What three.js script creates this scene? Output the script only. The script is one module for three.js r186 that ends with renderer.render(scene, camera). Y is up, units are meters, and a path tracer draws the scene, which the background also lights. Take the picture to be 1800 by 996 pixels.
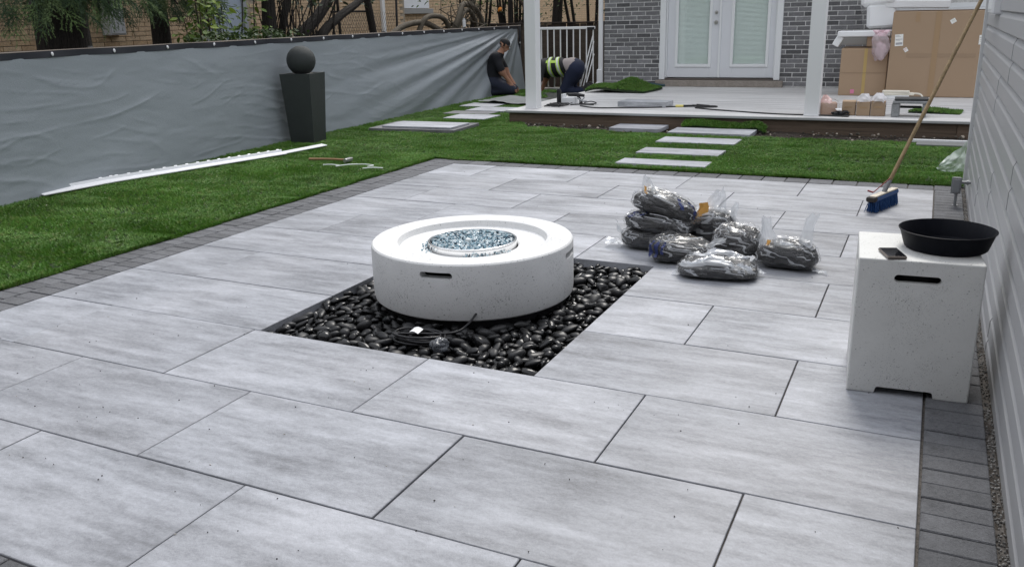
import * as THREE from 'three';
import { mergeGeometries, toCreasedNormals, mergeVertices } from 'three/addons/utils/BufferGeometryUtils.js';
import { RoundedBoxGeometry } from 'three/addons/geometries/RoundedBoxGeometry.js';
import { MarchingCubes } from 'three/addons/objects/MarchingCubes.js';
import { Brush, Evaluator, SUBTRACTION } from 'three-bvh-csg';

// ---------- camera, sky, sun, exposure ----------
const scene = new THREE.Scene();
const camera = new THREE.PerspectiveCamera(36.64, 1024 / 566, 0.05, 400);
camera.rotation.order = 'YXZ';
camera.rotation.set(-0.30302, 0.45529, -0.02674);
camera.position.set(-0.0977, 1.4844, 2.4943);
const renderer = new THREE.WebGLRenderer({ antialias: true });
renderer.toneMapping = THREE.LinearToneMapping;
renderer.toneMappingExposure = 1.5;
renderer.shadowMap.enabled = true;
const SKY = 0.76;                        // overall strength of the overcast sky
{ // overcast sky: brighter overhead, cloud mottling
  const W = 512, Hh = 256, d = new Float32Array(W * Hh * 4);
  const cl = (x, y) => Math.sin(x * 3.1 + Math.sin(y * 5.0) * 1.3) * 0.5 + Math.sin(x * 7 + y * 9 + 1.7) * 0.3 + Math.sin(x * 13 - y * 17 + 0.4) * 0.2;
  for (let j = 0; j < Hh; j++) for (let i = 0; i < W; i++) {
    const el = (j + 0.5) / Hh * Math.PI - Math.PI / 2, az = (i + 0.5) / W * 2 * Math.PI, o = (j * W + i) * 4;
    const s = Math.max(0, Math.sin(el));
    const f = (1 + 1.7 * s) / 2.7 * (1 + 0.07 * cl(Math.cos(az) * 2 + s, Math.sin(az) * 2 + s * 2));
    const low = el < 0 ? 0.35 : 1;
    d[o] = 1.24 * SKY * f * low; d[o + 1] = 1.28 * SKY * f * low; d[o + 2] = 1.38 * SKY * f * low; d[o + 3] = 1;
  }
  const t = new THREE.DataTexture(d, W, Hh, THREE.RGBAFormat, THREE.FloatType);
  t.mapping = THREE.EquirectangularReflectionMapping; t.magFilter = THREE.LinearFilter; t.minFilter = THREE.LinearFilter; t.needsUpdate = true;
  scene.background = t; scene.environment = t;
}
const sun = new THREE.DirectionalLight(new THREE.Color().setRGB(1, 0.96, 0.9), 1.5);
sun.position.set(-3, 10.5, -11.5); sun.target.position.set(-2, 0, -3);
sun.castShadow = true; sun.shadow.radius = 40; sun.shadow.mapSize.set(2048, 2048);
Object.assign(sun.shadow.camera, { left: -16, right: 16, top: 16, bottom: -16, near: 0.5, far: 60 });
scene.add(sun, sun.target);

// ---------- helpers ----------
let seedState = 12345;
const rnd = () => { seedState = (seedState + 0x6D2B79F5) | 0; let t = Math.imul(seedState ^ (seedState >>> 15), 1 | seedState); t = (t + Math.imul(t ^ (t >>> 7), 61 | t)) ^ t; return ((t ^ (t >>> 14)) >>> 0) / 4294967296; };
const rr = (a, b) => a + (b - a) * rnd();
const V = (x, y, zb) => new THREE.Vector3(x, y, -zb);   // zb: metres towards the back of the garden
const clamp = (x, a = 0, b = 1) => Math.min(b, Math.max(a, x));
const smooth = (a, b, x) => { const t = clamp((x - a) / (b - a)); return t * t * (3 - 2 * t); };
function hash3(x, y, z) { let h = Math.imul(x | 0, 374761393) + Math.imul(y | 0, 668265263) + Math.imul(z | 0, 2147483647 ^ 0x5bd1e995); h = Math.imul(h ^ (h >>> 13), 1274126177); return ((h ^ (h >>> 16)) >>> 0) / 4294967296; }
function noise3(x, y, z) {
  const xi = Math.floor(x), yi = Math.floor(y), zi = Math.floor(z); let fx = x - xi, fy = y - yi, fz = z - zi;
  fx = fx * fx * (3 - 2 * fx); fy = fy * fy * (3 - 2 * fy); fz = fz * fz * (3 - 2 * fz);
  const L = (a, b, t) => a + (b - a) * t;
  return L(L(L(hash3(xi, yi, zi), hash3(xi + 1, yi, zi), fx), L(hash3(xi, yi + 1, zi), hash3(xi + 1, yi + 1, zi), fx), fy),
    L(L(hash3(xi, yi, zi + 1), hash3(xi + 1, yi, zi + 1), fx), L(hash3(xi, yi + 1, zi + 1), hash3(xi + 1, yi + 1, zi + 1), fx), fy), fz) * 2 - 1;
}
const fbm = (x, y, z, n = 3) => { let a = 0, s = 1, t = 0; for (let i = 0; i < n; i++) { a += s * noise3(x, y, z); t += s; s *= 0.5; x = x * 2.03 + 7.1; y = y * 2.03 + 3.3; z = z * 2.03 + 1.9; } return a / t; };
// tileable value noise on a W x H grid with cx by cy cells
function tileNoise(W, H, cx, cy, seed) {
  const g = new Float32Array(cx * cy); for (let i = 0; i < g.length; i++) g[i] = hash3(i, seed, 77);
  const o = new Float32Array(W * H), X0 = new Int32Array(W), FX = new Float32Array(W);
  for (let i = 0; i < W; i++) { const x = i / W * cx; X0[i] = Math.floor(x); const f = x - X0[i]; FX[i] = f * f * (3 - 2 * f); }
  for (let j = 0; j < H; j++) {
    const y = j / H * cy, y0 = Math.floor(y); let fy = y - y0; fy = fy * fy * (3 - 2 * fy);
    const r0 = (y0 % cy) * cx, r1 = ((y0 + 1) % cy) * cx;
    for (let i = 0; i < W; i++) { const a = X0[i] % cx, b = (X0[i] + 1) % cx, f = FX[i]; const p = g[r0 + a] + (g[r0 + b] - g[r0 + a]) * f, q = g[r1 + a] + (g[r1 + b] - g[r1 + a]) * f; o[j * W + i] = p + (q - p) * fy; }
  }
  return o;
}
function sumNoise(W, H, layers, seed) { // layers: [cx, cy, weight]
  const o = new Float32Array(W * H); let tw = 0;
  layers.forEach(([cx, cy, w], k) => { const n = tileNoise(W, H, cx, cy, seed + k * 13); for (let i = 0; i < o.length; i++) o[i] += (n[i] - 0.5) * w; tw += w; });
  return o;
}
const toS = (c) => Math.round(255 * (c <= 0.0031308 ? 12.92 * c : 1.055 * Math.pow(c, 1 / 2.4) - 0.055));
function texOf(W, H, fn, srgb = true) { // fn(i) -> [r,g,b] linear 0..1
  const d = new Uint8Array(W * H * 4);
  for (let i = 0; i < W * H; i++) { const c = fn(i); for (let k = 0; k < 3; k++) { const v = clamp(c[k] ?? c[0]); d[i * 4 + k] = srgb ? toS(v) : Math.round(v * 255); } d[i * 4 + 3] = 255; }
  const t = new THREE.DataTexture(d, W, H, THREE.RGBAFormat); t.wrapS = t.wrapT = THREE.RepeatWrapping; t.magFilter = THREE.LinearFilter; t.minFilter = THREE.LinearMipmapLinearFilter; t.generateMipmaps = true;
  if (srgb) t.colorSpace = THREE.SRGBColorSpace; t.needsUpdate = true; return t;
}
const rep = (t, sx, sy = sx) => { const c = t.clone(); c.repeat.set(1 / sx, 1 / sy); c.needsUpdate = true; return c; };  // one tile spans sx by sy metres
function mat(c, rough = 0.8, o = {}) { const P = o.phys; delete o.phys; const m = new (P ? THREE.MeshPhysicalMaterial : THREE.MeshStandardMaterial)({ roughness: rough, side: THREE.DoubleSide, ...o }); m.color.setRGB(...c); return m; }
const names = {};
function numbered(n) { const k = names[n] = (names[n] ?? -1) + 1; return k ? n + '_' + String(k).padStart(3, '0') : n; }
function tag(o, label, category, group, kind) { const u = o.userData; if (label) u.label = label; if (category) u.category = category; if (group) u.group = group; if (kind) u.kind = kind; return o; }
function base(name, pos = [0, 0, 0], ry = 0) { const g = new THREE.Group(); g.name = numbered(name); g.position.set(pos[0], pos[1], -pos[2]); g.rotation.y = ry; scene.add(g); return g; }
function part(name, geo, m, parent = scene) { const o = new THREE.Mesh(geo, m); o.name = parent === scene ? numbered(name) : name; o.castShadow = o.receiveShadow = true; parent.add(o); return o; }
// geometry: plain attributes, uv in metres by the main axis of each face
function plain(g, keepUv) { let q = g.index ? g.toNonIndexed() : g; for (const k of Object.keys(q.attributes)) if (!['position', 'normal', 'uv'].includes(k)) q.deleteAttribute(k); if (!q.attributes.normal) q.computeVertexNormals(); if (!keepUv || !q.attributes.uv) uvBox(q); q.morphAttributes = {}; return q; }
function uvBox(q, ou = 0, ov = 0) {
  const p = q.attributes.position, n = p.count, uv = new Float32Array(n * 2), a = new THREE.Vector3(), b = new THREE.Vector3(), c = new THREE.Vector3();
  for (let i = 0; i < n; i += 3) {
    a.fromBufferAttribute(p, i); b.fromBufferAttribute(p, i + 1); c.fromBufferAttribute(p, i + 2);
    const nx = Math.abs((b.y - a.y) * (c.z - a.z) - (b.z - a.z) * (c.y - a.y)), ny = Math.abs((b.z - a.z) * (c.x - a.x) - (b.x - a.x) * (c.z - a.z)), nz = Math.abs((b.x - a.x) * (c.y - a.y) - (b.y - a.y) * (c.x - a.x));
    [a, b, c].forEach((v, k) => { const o = (i + k) * 2; if (ny >= nx && ny >= nz) { uv[o] = v.x; uv[o + 1] = -v.z; } else if (nx >= nz) { uv[o] = v.z; uv[o + 1] = v.y; } else { uv[o] = v.x; uv[o + 1] = v.y; } uv[o] += ou; uv[o + 1] += ov; });
  }
  q.setAttribute('uv', new THREE.BufferAttribute(uv, 2)); return q;
}
const merge = (l) => mergeGeometries(l.map((g) => plain(g, true)));
// chamfered box, 44 triangles
function bx(w, h, d, x = 0, y = 0, zb = 0, b = 0.003, ry = 0, rx = 0, rz = 0, ou = 0, ov = 0) {
  const X = w / 2, Y = h / 2, Z = d / 2; b = Math.min(b, X * 0.5, Y * 0.5, Z * 0.5);
  const P = (sx, sy, sz, k) => [sx * (X - (k === 0 ? 0 : b)), sy * (Y - (k === 1 ? 0 : b)), sz * (Z - (k === 2 ? 0 : b))];
  const pos = [], nor = [];
  const poly = (pts) => {
    const [A, B, C] = pts, e = [B[0] - A[0], B[1] - A[1], B[2] - A[2]], f = [C[0] - A[0], C[1] - A[1], C[2] - A[2]];
    let n = [e[1] * f[2] - e[2] * f[1], e[2] * f[0] - e[0] * f[2], e[0] * f[1] - e[1] * f[0]]; const l = Math.hypot(...n) || 1; n = n.map((v) => v / l);
    const cx = pts.reduce((s, p) => s + p[0] * n[0] + p[1] * n[1] + p[2] * n[2], 0); if (cx < 0) { pts = pts.slice().reverse(); n = n.map((v) => -v); }
    for (let i = 1; i + 1 < pts.length; i++) for (const q of [pts[0], pts[i], pts[i + 1]]) { pos.push(...q); nor.push(...n); }
  };
  for (const s of [-1, 1]) {
    poly([P(s, -1, -1, 0), P(s, 1, -1, 0), P(s, 1, 1, 0), P(s, -1, 1, 0)]);
    poly([P(-1, s, -1, 1), P(1, s, -1, 1), P(1, s, 1, 1), P(-1, s, 1, 1)]);
    poly([P(-1, -1, s, 2), P(1, -1, s, 2), P(1, 1, s, 2), P(-1, 1, s, 2)]);
    for (const t of [-1, 1]) {
      poly([P(s, t, -1, 0), P(s, t, 1, 0), P(s, t, 1, 1), P(s, t, -1, 1)]);
      poly([P(s, -1, t, 0), P(s, 1, t, 0), P(s, 1, t, 2), P(s, -1, t, 2)]);
      poly([P(-1, s, t, 1), P(1, s, t, 1), P(1, s, t, 2), P(-1, s, t, 2)]);
      for (const u of [-1, 1]) poly([P(s, t, u, 0), P(s, t, u, 1), P(s, t, u, 2)]);
    }
  }
  const g = new THREE.BufferGeometry(); g.setAttribute('position', new THREE.Float32BufferAttribute(pos, 3)); g.setAttribute('normal', new THREE.Float32BufferAttribute(nor, 3)); uvBox(g, ou, ov);
  if (rx) g.rotateX(rx); if (rz) g.rotateZ(rz); if (ry) g.rotateY(ry); g.translate(x, y, -zb); return g;
}
// box given by its extents (x0..x1, y0..y1, zb0..zb1)
const ext = (x0, x1, y0, y1, z0, z1, b = 0.003) => bx(x1 - x0, y1 - y0, z1 - z0, (x0 + x1) / 2, (y0 + y1) / 2, (z0 + z1) / 2, b);
// swept tube along points (Vector3) with a radius per point, closed ends
function limb(pts, radii, sides = 7, steps = 0, squash = 1) {
  const crv = new THREE.CatmullRomCurve3(pts, false, 'centripetal'), n = steps || Math.max(4, (pts.length - 1) * 4), fr = crv.computeFrenetFrames(n, false), pos = [], nor = [], uv = [], idx = [], len = crv.getLength();
  for (let i = 0; i <= n; i++) {
    const t = i / n, p = crv.getPointAt(t), k = crv.getUtoTmapping(t) * (pts.length - 1), a = Math.min(Math.floor(k), pts.length - 2), R = Array.isArray(radii) ? radii[a] + (radii[a + 1] - radii[a]) * (k - a) : radii;
    for (let j = 0; j <= sides; j++) { const an = j / sides * 2 * Math.PI, c = Math.cos(an), s = Math.sin(an) * squash, N = fr.normals[i], B = fr.binormals[i]; const dx = N.x * c + B.x * s, dy = N.y * c + B.y * s, dz = N.z * c + B.z * s; pos.push(p.x + dx * R, p.y + dy * R, p.z + dz * R); nor.push(dx, dy, dz); uv.push(j / sides * R * 6.28, t * len); }
  }
  for (let i = 0; i < n; i++) for (let j = 0; j < sides; j++) { const a = i * (sides + 1) + j, b = a + sides + 1; idx.push(a, b, a + 1, b, b + 1, a + 1); }
  for (const [i, f] of [[0, 1], [n, 0]]) { const p = crv.getPointAt(i / n), t = crv.getTangentAt(i / n), k = pos.length / 3; pos.push(p.x, p.y, p.z); nor.push(...(f ? t.clone().negate() : t).toArray()); uv.push(0, 0); for (let j = 0; j < sides; j++) { const a = i * (sides + 1) + j; f ? idx.push(k, a, a + 1) : idx.push(k, a + 1, a); } }
  { const A = new THREE.Vector3(...pos.slice(idx[0] * 3, idx[0] * 3 + 3)), B = new THREE.Vector3(...pos.slice(idx[1] * 3, idx[1] * 3 + 3)), C = new THREE.Vector3(...pos.slice(idx[2] * 3, idx[2] * 3 + 3)); const nn = B.clone().sub(A).cross(C.clone().sub(A)), body = n * sides * 6; if (nn.dot(new THREE.Vector3(...nor.slice(idx[0] * 3, idx[0] * 3 + 3))) < 0) for (let i = 0; i < body; i += 3) { const t = idx[i + 1]; idx[i + 1] = idx[i + 2]; idx[i + 2] = t; }
    for (let i = body; i < idx.length; i += 3) { const P = [0, 1, 2].map((q) => new THREE.Vector3(...pos.slice(idx[i + q] * 3, idx[i + q] * 3 + 3))), m = P[1].sub(P[0]).cross(P[2].sub(P[0])); if (m.dot(new THREE.Vector3(...nor.slice(idx[i] * 3, idx[i] * 3 + 3))) < 0) { const t = idx[i + 1]; idx[i + 1] = idx[i + 2]; idx[i + 2] = t; } } }
  const g = new THREE.BufferGeometry(); g.setAttribute('position', new THREE.Float32BufferAttribute(pos, 3)); g.setAttribute('normal', new THREE.Float32BufferAttribute(nor, 3)); g.setAttribute('uv', new THREE.Float32BufferAttribute(uv, 2)); g.setIndex(idx); return g.toNonIndexed();
}
const cyl = (r0, r1, h, x, y, zb, seg = 20) => new THREE.CylinderGeometry(r0, r1, h, seg).translate(x, y, -zb);
// open sheet from a function (u, v in 0..1) -> Vector3
function sheet(nu, nv, fn) {
  const pos = [], uv = [], idx = [];
  for (let j = 0; j <= nv; j++) for (let i = 0; i <= nu; i++) { const p = fn(i / nu, j / nv); pos.push(p.x, p.y, p.z); uv.push(p.u ?? i / nu, p.v ?? j / nv); }
  for (let j = 0; j < nv; j++) for (let i = 0; i < nu; i++) { const a = j * (nu + 1) + i, b = a + nu + 1; idx.push(a, a + 1, b + 1, a, b + 1, b); }
  const g = new THREE.BufferGeometry(); g.setAttribute('position', new THREE.Float32BufferAttribute(pos, 3)); g.setAttribute('uv', new THREE.Float32BufferAttribute(uv, 2)); g.setIndex(idx); g.computeVertexNormals(); return g;
}
function instances(name, geo, m, list, parent, kind) { // list: [Matrix4, Color?]
  const o = new THREE.InstancedMesh(geo, m, list.length); o.name = parent === scene ? numbered(name) : name;
  list.forEach(([M, c], i) => { o.setMatrixAt(i, M); if (c) o.setColorAt(i, c); });
  o.castShadow = o.receiveShadow = true; if (kind) o.userData.kind = kind; parent.add(o); return o;
}
const TRS = (x, y, zb, q, s = 1) => new THREE.Matrix4().compose(V(x, y, zb), q, Array.isArray(s) ? new THREE.Vector3(...s) : new THREE.Vector3(s, s, s));
const Q = (rx, ry, rz) => new THREE.Quaternion().setFromEuler(new THREE.Euler(rx, ry, rz, 'YXZ'));
const col = (r, g, b) => new THREE.Color().setRGB(r, g, b);

// ---------- textures ----------
const slabTex = (() => { const W = 1536, n = sumNoise(W, W, [[4, 9, 0.4], [6, 24, 0.7], [11, 56, 0.8], [22, 110, 0.65], [52, 200, 0.5], [200, 400, 0.45], [700, 700, 0.4]], 11), pit = tileNoise(W, W, 420, 420, 5), big = tileNoise(W, W, 6, 8, 91);
  return texOf(W, W, (i) => { let t = 0.32 + n[i] * 0.135 + (big[i] - 0.5) * 0.05; if (pit[i] > 0.988) t *= 0.62; const w = (big[i] - 0.5) * 0.014; return [t * (0.985 + w), t * 1.012, t * (1.075 - w)]; }); })();
const grainTex = (() => { const W = 512, n = sumNoise(W, W, [[4, 4, 0.3], [16, 16, 0.3], [64, 64, 0.35], [200, 200, 0.5], [400, 400, 0.5]], 31); return texOf(W, W, (i) => [0.8 + n[i] * 0.6]); })();
const bumpTex = (() => { const W = 512, n = sumNoise(W, W, [[16, 16, 0.3], [64, 64, 0.5], [160, 160, 0.6], [300, 300, 0.4]], 41); return texOf(W, W, (i) => [0.5 + n[i] * 0.8], false); })();
const castTex = (() => { const W = 1024, n = sumNoise(W, W, [[3, 4, 0.25], [10, 10, 0.2], [50, 50, 0.12], [300, 300, 0.12]], 51), p = tileNoise(W, W, 150, 150, 8), p2 = tileNoise(W, W, 84, 84, 9), q = tileNoise(W, W, 5, 5, 10);
  return texOf(W, W, (i) => { let t = 0.9 + n[i] * 0.22; const th = 0.895 + (0.5 - q[i]) * 0.3; if (p[i] > th) t *= 0.72; if (p2[i] > 0.93 + (0.5 - q[i]) * 0.1) t *= 0.5; return [t, t, t * 0.99]; }); })();
const woodTex = (() => { const W = 512, n = sumNoise(W, W, [[2, 20, 0.5], [4, 70, 0.5], [10, 160, 0.4], [60, 300, 0.3]], 61); return texOf(W, W, (i) => { const t = 0.8 + n[i] * 0.55; return [t, t * 0.98, t * 0.95]; }); })();
const barkTex = (() => { const W = 512, n = sumNoise(W, W, [[40, 6, 0.8], [90, 20, 0.6], [160, 60, 0.4]], 71); return texOf(W, W, (i) => [0.7 + n[i] * 0.7]); })();
const soilTex = (() => { const W = 512, n = sumNoise(W, W, [[8, 8, 0.4], [40, 40, 0.5], [120, 120, 0.6], [256, 256, 0.6]], 81); return texOf(W, W, (i) => { const t = 0.6 + n[i] * 0.7; return [t, t * 0.9, t * 0.8]; }); })();
// ---------- materials ----------
const M = {
  soil: mat([0.075, 0.06, 0.048], 0.95, { map: rep(soilTex, 0.8), bumpMap: rep(bumpTex, 0.5), bumpScale: 0.02 }),
  joint: mat([0.17, 0.17, 0.172], 0.95, { map: rep(soilTex, 0.3) }),
  white: mat([0.78, 0.79, 0.8], 0.45),
  vinyl: mat([0.8, 0.82, 0.83], 0.4),
  black: mat([0.012, 0.012, 0.014], 0.45),
  rubber: mat([0.015, 0.015, 0.016], 0.6),
  steel: mat([0.72, 0.72, 0.72], 0.2, { metalness: 1 }),
  galv: mat([0.3, 0.31, 0.32], 0.45, { metalness: 0.6 }),
};
const slabMats = [0.9, 0.97, 1.0, 1.05, 0.94, 1.09].map((k, i) => mat([0.97 * k, 0.975 * k, 1.0 * k], 0.52, { map: rep(slabTex, 3), bumpMap: rep(bumpTex, 0.35), bumpScale: 0.0008 }));
const paverMats = [0.85, 1, 1.15, 1.05].map((k) => mat([0.15 * k, 0.153 * k, 0.163 * k], 0.85, { map: rep(grainTex, 0.5), bumpMap: rep(bumpTex, 0.25), bumpScale: 0.002 }));

// ---------- ground ----------
{ const g = part('ground', plain(new THREE.PlaneGeometry(300, 300, 1, 1).rotateX(-Math.PI / 2).translate(0, -0.13, 0)), mat([0.09, 0.085, 0.06], 1, { map: rep(soilTex, 3) })); tag(g, 'bare soil of the plots under and around the garden', null, null, 'structure'); }

// ---------- patio ----------
const PX0 = -3.042, PX1 = -1.521, PZ0 = 0.6, PZ1 = 2.39;   // opening for the pebbles
const WL = 4.62, ROW = 0.6, LEN = 1.0265, GAP = 0.0062;
{
  const patio = base('patio'); tag(patio, 'large pale grey stone slab patio edged with dark pavers', null, null, 'structure');
  part('joint_sand', merge([ext(-5.02, PX0 - 0.05, -0.12, -0.011, -1.45, 5.66), ext(PX1 + 0.05, 0.235, -0.12, -0.011, -1.45, 5.66), ext(PX0 - 0.05, PX1 + 0.05, -0.12, -0.011, -1.45, PZ0 - 0.05), ext(PX0 - 0.05, PX1 + 0.05, -0.12, -0.011, PZ1 + 0.05, 5.66)]), M.joint, patio);
  const slab = (x0, x1, z0, z1) => {
    const w = x1 - x0 - GAP, d = z1 - z0 - GAP, o = part('paving_slab', bx(w, 0.055, d, 0, 0, 0, 0.0022, 0, 0, 0, rr(0, 9), rr(0, 9)), slabMats[Math.floor(rnd() * 6)], patio);
    o.position.set((x0 + x1) / 2, -0.0275 + rr(-0.0012, 0.0012), -(z0 + z1) / 2); o.rotation.set(rr(-1, 1) * 0.0012, 0, rr(-1, 1) * 0.0012);
  };
  for (let k = -2; k <= 8; k++) {
    const z0 = k * ROW, z1 = z0 + ROW, first = k % 2 ? 0.508 : 1.0195, cuts = [0];
    for (let x = first; x < WL - 0.05; x += LEN) cuts.push(x); cuts.push(WL);
    const inPit = k >= 1 && k <= 3;
    if (!inPit) { for (let i = 0; i + 1 < cuts.length; i++) slab(-cuts[i + 1], -cuts[i], z0, z1); continue; }
    slab(-first, 0, z0, z1); if (first < -PX1 - 0.1) slab(PX1 - 0.004, -first, z0, z1);
    if (k === 2) { slab(-4.1, PX0 + 0.004, z0, z1); slab(-WL, -4.1, z0, z1); } else slab(-WL, PX0 + 0.004, z0, z1);
  }
  const pg = [0, 1, 2].map(() => 0);
  const paver = (x, z, w, d, geo) => { const o = part('border_paver', geo, paverMats[Math.floor(rnd() * 4)], patio); o.position.set(x, -0.03 + rr(-0.002, 0.002), -z); o.rotation.set(rr(-1, 1) * 0.008, rr(-1, 1) * 0.006, rr(-1, 1) * 0.006); };
  const set = (w, d) => [0, 1, 2, 3].map(() => bx(w - 0.005, 0.06, d - 0.005, 0, 0, 0, 0.0035, 0, 0, 0, rr(0, 5), rr(0, 5)));
  const gr = set(0.205, 0.1), gl = set(0.176, 0.1), gb = set(0.2, 0.215), pick = (g) => g[Math.floor(rnd() * 4)];
  for (let i = 0; i < 68; i++) paver(0.1065, -1.15 + i * 0.1, 0, 0, pick(gr));
  for (let c = 0; c < 2; c++) for (let i = 0; i < 68; i++) paver(-WL - 0.093 - c * 0.179, -1.15 + i * 0.1 + c * 0.045, 0, 0, pick(gl));
  for (let i = 0; i < 25; i++) paver(0.1 - i * 0.203, 5.51, 0, 0, pick(gb));
  for (let i = 0; i < 24; i++) paver(-0.1 - i * 0.2, -1.31, 0, 0, pick(gb));
}
{ // strip of grit between the pavers and the wall
  const g = sheet(4, 160, (u, v) => { const x = 0.205 + u * 0.045, z = -1.4 + v * 7; return Object.assign(V(x, -0.012 + 0.007 * noise3(x * 60, z * 40, 3), z), { u: x, v: z }); });
  tag(part('gravel_strip', g, mat([0.16, 0.15, 0.14], 0.95, { map: rep(soilTex, 0.25), bumpMap: rep(bumpTex, 0.12), bumpScale: 0.006 })), 'thin strip of grit along the foot of the grey siding wall', null, null, 'structure');
  const geo = new THREE.IcosahedronGeometry(1, 0), l = []; for (let i = 0; i < 1500; i++) { const s = rr(0.002, 0.005); l.push([TRS(rr(0.208, 0.24), -0.008, rr(-0.9, 5.5), Q(rnd() * 6, rnd() * 6, 0), [s, s * 0.8, s * 1.2]), col(...[rr(0.08, 0.35)].flatMap((v) => [v, v * 0.97, v * 0.92]))]); }
  tag(instances('grit', geo, mat([1, 1, 1], 0.9), l, scene, 'stuff'), 'loose grit on the strip along the siding wall', 'gravel');
}

{ // crumbs, grit and chips lying on the slabs
  const l = []; for (let i = 0; i < 220; i++) { const x = rr(-4.5, -0.05), z = i < 120 ? rr(-1, 0.9) : rr(-1, 5.3); if (x > PX0 - 0.03 && x < PX1 + 0.03 && z > PZ0 - 0.03 && z < PZ1 + 0.03) continue; const s = rr(0.001, 0.0027), v = rnd() > 0.85 ? 0.5 : rr(0.02, 0.1); l.push([TRS(x, 0.0022, z, Q(0, rnd() * 6, 0), [s * rr(1, 2.2), s, s]), col(v, v * 0.95, v * 0.88)]); }
  tag(instances('grit', new THREE.IcosahedronGeometry(1, 0), mat([1, 1, 1], 0.9), l, scene, 'stuff'), 'dark crumbs and small chips scattered on the stone slabs', 'debris');
}
// ---------- pebble bed ----------
{
  const bed = base('pebble_bed'); tag(bed, 'bed of shiny black pebbles sunk in the patio around the fire pit', null, null, 'structure');
  part('bed_floor', ext(PX0 - 0.06, PX1 + 0.06, -0.125, -0.085, PZ0 - 0.06, PZ1 + 0.06), mat([0.02, 0.02, 0.02], 0.9), bed);
  const geos = [];
  for (let k = 0; k < 10; k++) {
    const g = mergeVertices(new THREE.IcosahedronGeometry(1, 2).deleteAttribute('normal').deleteAttribute('uv')), p = g.attributes.position, sx = rr(0.85, 1.15), sy = rr(0.38, 0.68), sz = rr(0.55, 0.9);
    for (let i = 0; i < p.count; i++) { const x = p.getX(i), y = p.getY(i), z = p.getZ(i), n = 1 + 0.3 * noise3(x * 1.1 + k * 9, y * 1.1, z * 1.1) + 0.05 * noise3(x * 2.5, y * 2.5 + k * 5, z * 2.5); p.setXYZ(i, x * n * sx, y * n * sy, z * n * sz); }
    g.computeVertexNormals(); uvBox(geos[k] = plain(g));
  }
  const peb = [0.005, 0.008, 0.011, 0.02].map((c, i) => mat([c, c * 1.02, c * 1.1], [0.3, 0.24, 0.38, 0.46][i], { phys: true, specularIntensity: 0.75 }));
  const all = [], cx = -2.329, cz = 1.577;
  for (let layer = 0; layer < 3; layer++) {
    const put = [], min = layer === 2 ? 0.045 : 0.04;
    for (let t = 0; t < 9000; t++) {
      const s = layer === 2 ? rr(0.022, 0.048) : rr(0.028, 0.044), x = rr(PX0 + s, PX1 - s), z = rr(PZ0 + s, PZ1 - s);
      if (Math.hypot(x - cx, z - cz) < 0.48) continue;
      if (put.some((q) => Math.hypot(q[0] - x, q[1] - z) < (q[2] + s) * (layer === 2 ? 0.8 : 0.78))) continue;
      put.push([x, z, s]); const near = Math.hypot(x - cx, z - cz) < 0.6 ? 0.012 : 0;
      all.push({ x, z, s, y: [-0.072, -0.05, -0.026][layer] - near + rr(-0.008, 0.01), layer });
    }
  }
  const d2 = (q) => Math.hypot(q.x - camera.position.x, q.z + camera.position.z) - q.layer * 1.6 - q.s * 8; all.sort((a, b) => d2(a) - d2(b));
  const rest = peb.map(() => []);
  all.forEach((q, i) => {
    const k = Math.floor(rnd() * 10), m = Math.floor(rnd() * 4), qt = Q(rr(-0.45, 0.45), rnd() * 6.3, rr(-0.45, 0.45)), T = TRS(q.x, q.y, q.z, qt, q.s * (1 + rr(0, 0.15)));
    if (i < 300) { const o = part('pebble', geos[k], peb[m], bed); T.decompose(o.position, o.quaternion, o.scale); } else rest[m].push(geos[k].clone().applyMatrix4(T));
  });
  const far = rest.flatMap((l, i) => l.length ? [mergeGeometries(l)] : []);
  const o = part('pebble', mergeGeometries(far), peb[1], bed); o.userData.kind = 'stuff';
}

// ---------- turf ----------
const stepStones = [[-2.95, -2.02, 5.77, 6.08], [-2.96, -2.05, 6.47, 6.86], [-2.99, -2.06, 7.32, 7.76], [-3.05, -2.03, 8.07, 8.56], [-3.9, -3.2, 8.27, 8.74], [-7.12, -5.78, 7.42, 8.26], [-6.76, -6.05, 8.88, 9.42], [-6.95, -6.25, 9.93, 10.5], [-7.4, -6.74, 10.55, 11.1], [-7.12, -6.32, 9.5, 9.9]];
const soilEdge = (x) => x < -5.45 ? 99 : 8.76 - smooth(-5.45, -5.0, x) * 0.42 - smooth(-5.0, -3.4, x) * 0.24 + 0.03 * Math.sin(x * 9);
const fenceX = (z) => -7.35 - (z - 2) * 0.05;
const inTurf = (x, z) => {
  if (x < fenceX(z) + 0.03 || z < -3 || z > 14.2) return false;
  if (x < -4.985) { if (x > -5.55 && z > soilEdge(x)) return false; } else { if (z < 5.63 || z > soilEdge(x) || x > 2) return false; if (x > 0.2 && z < 5.72) return false; }
  return !stepStones.some(([a, b, c, d]) => x > a - 0.008 && x < b + 0.008 && z > c - 0.008 && z < d + 0.008);
};
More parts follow.
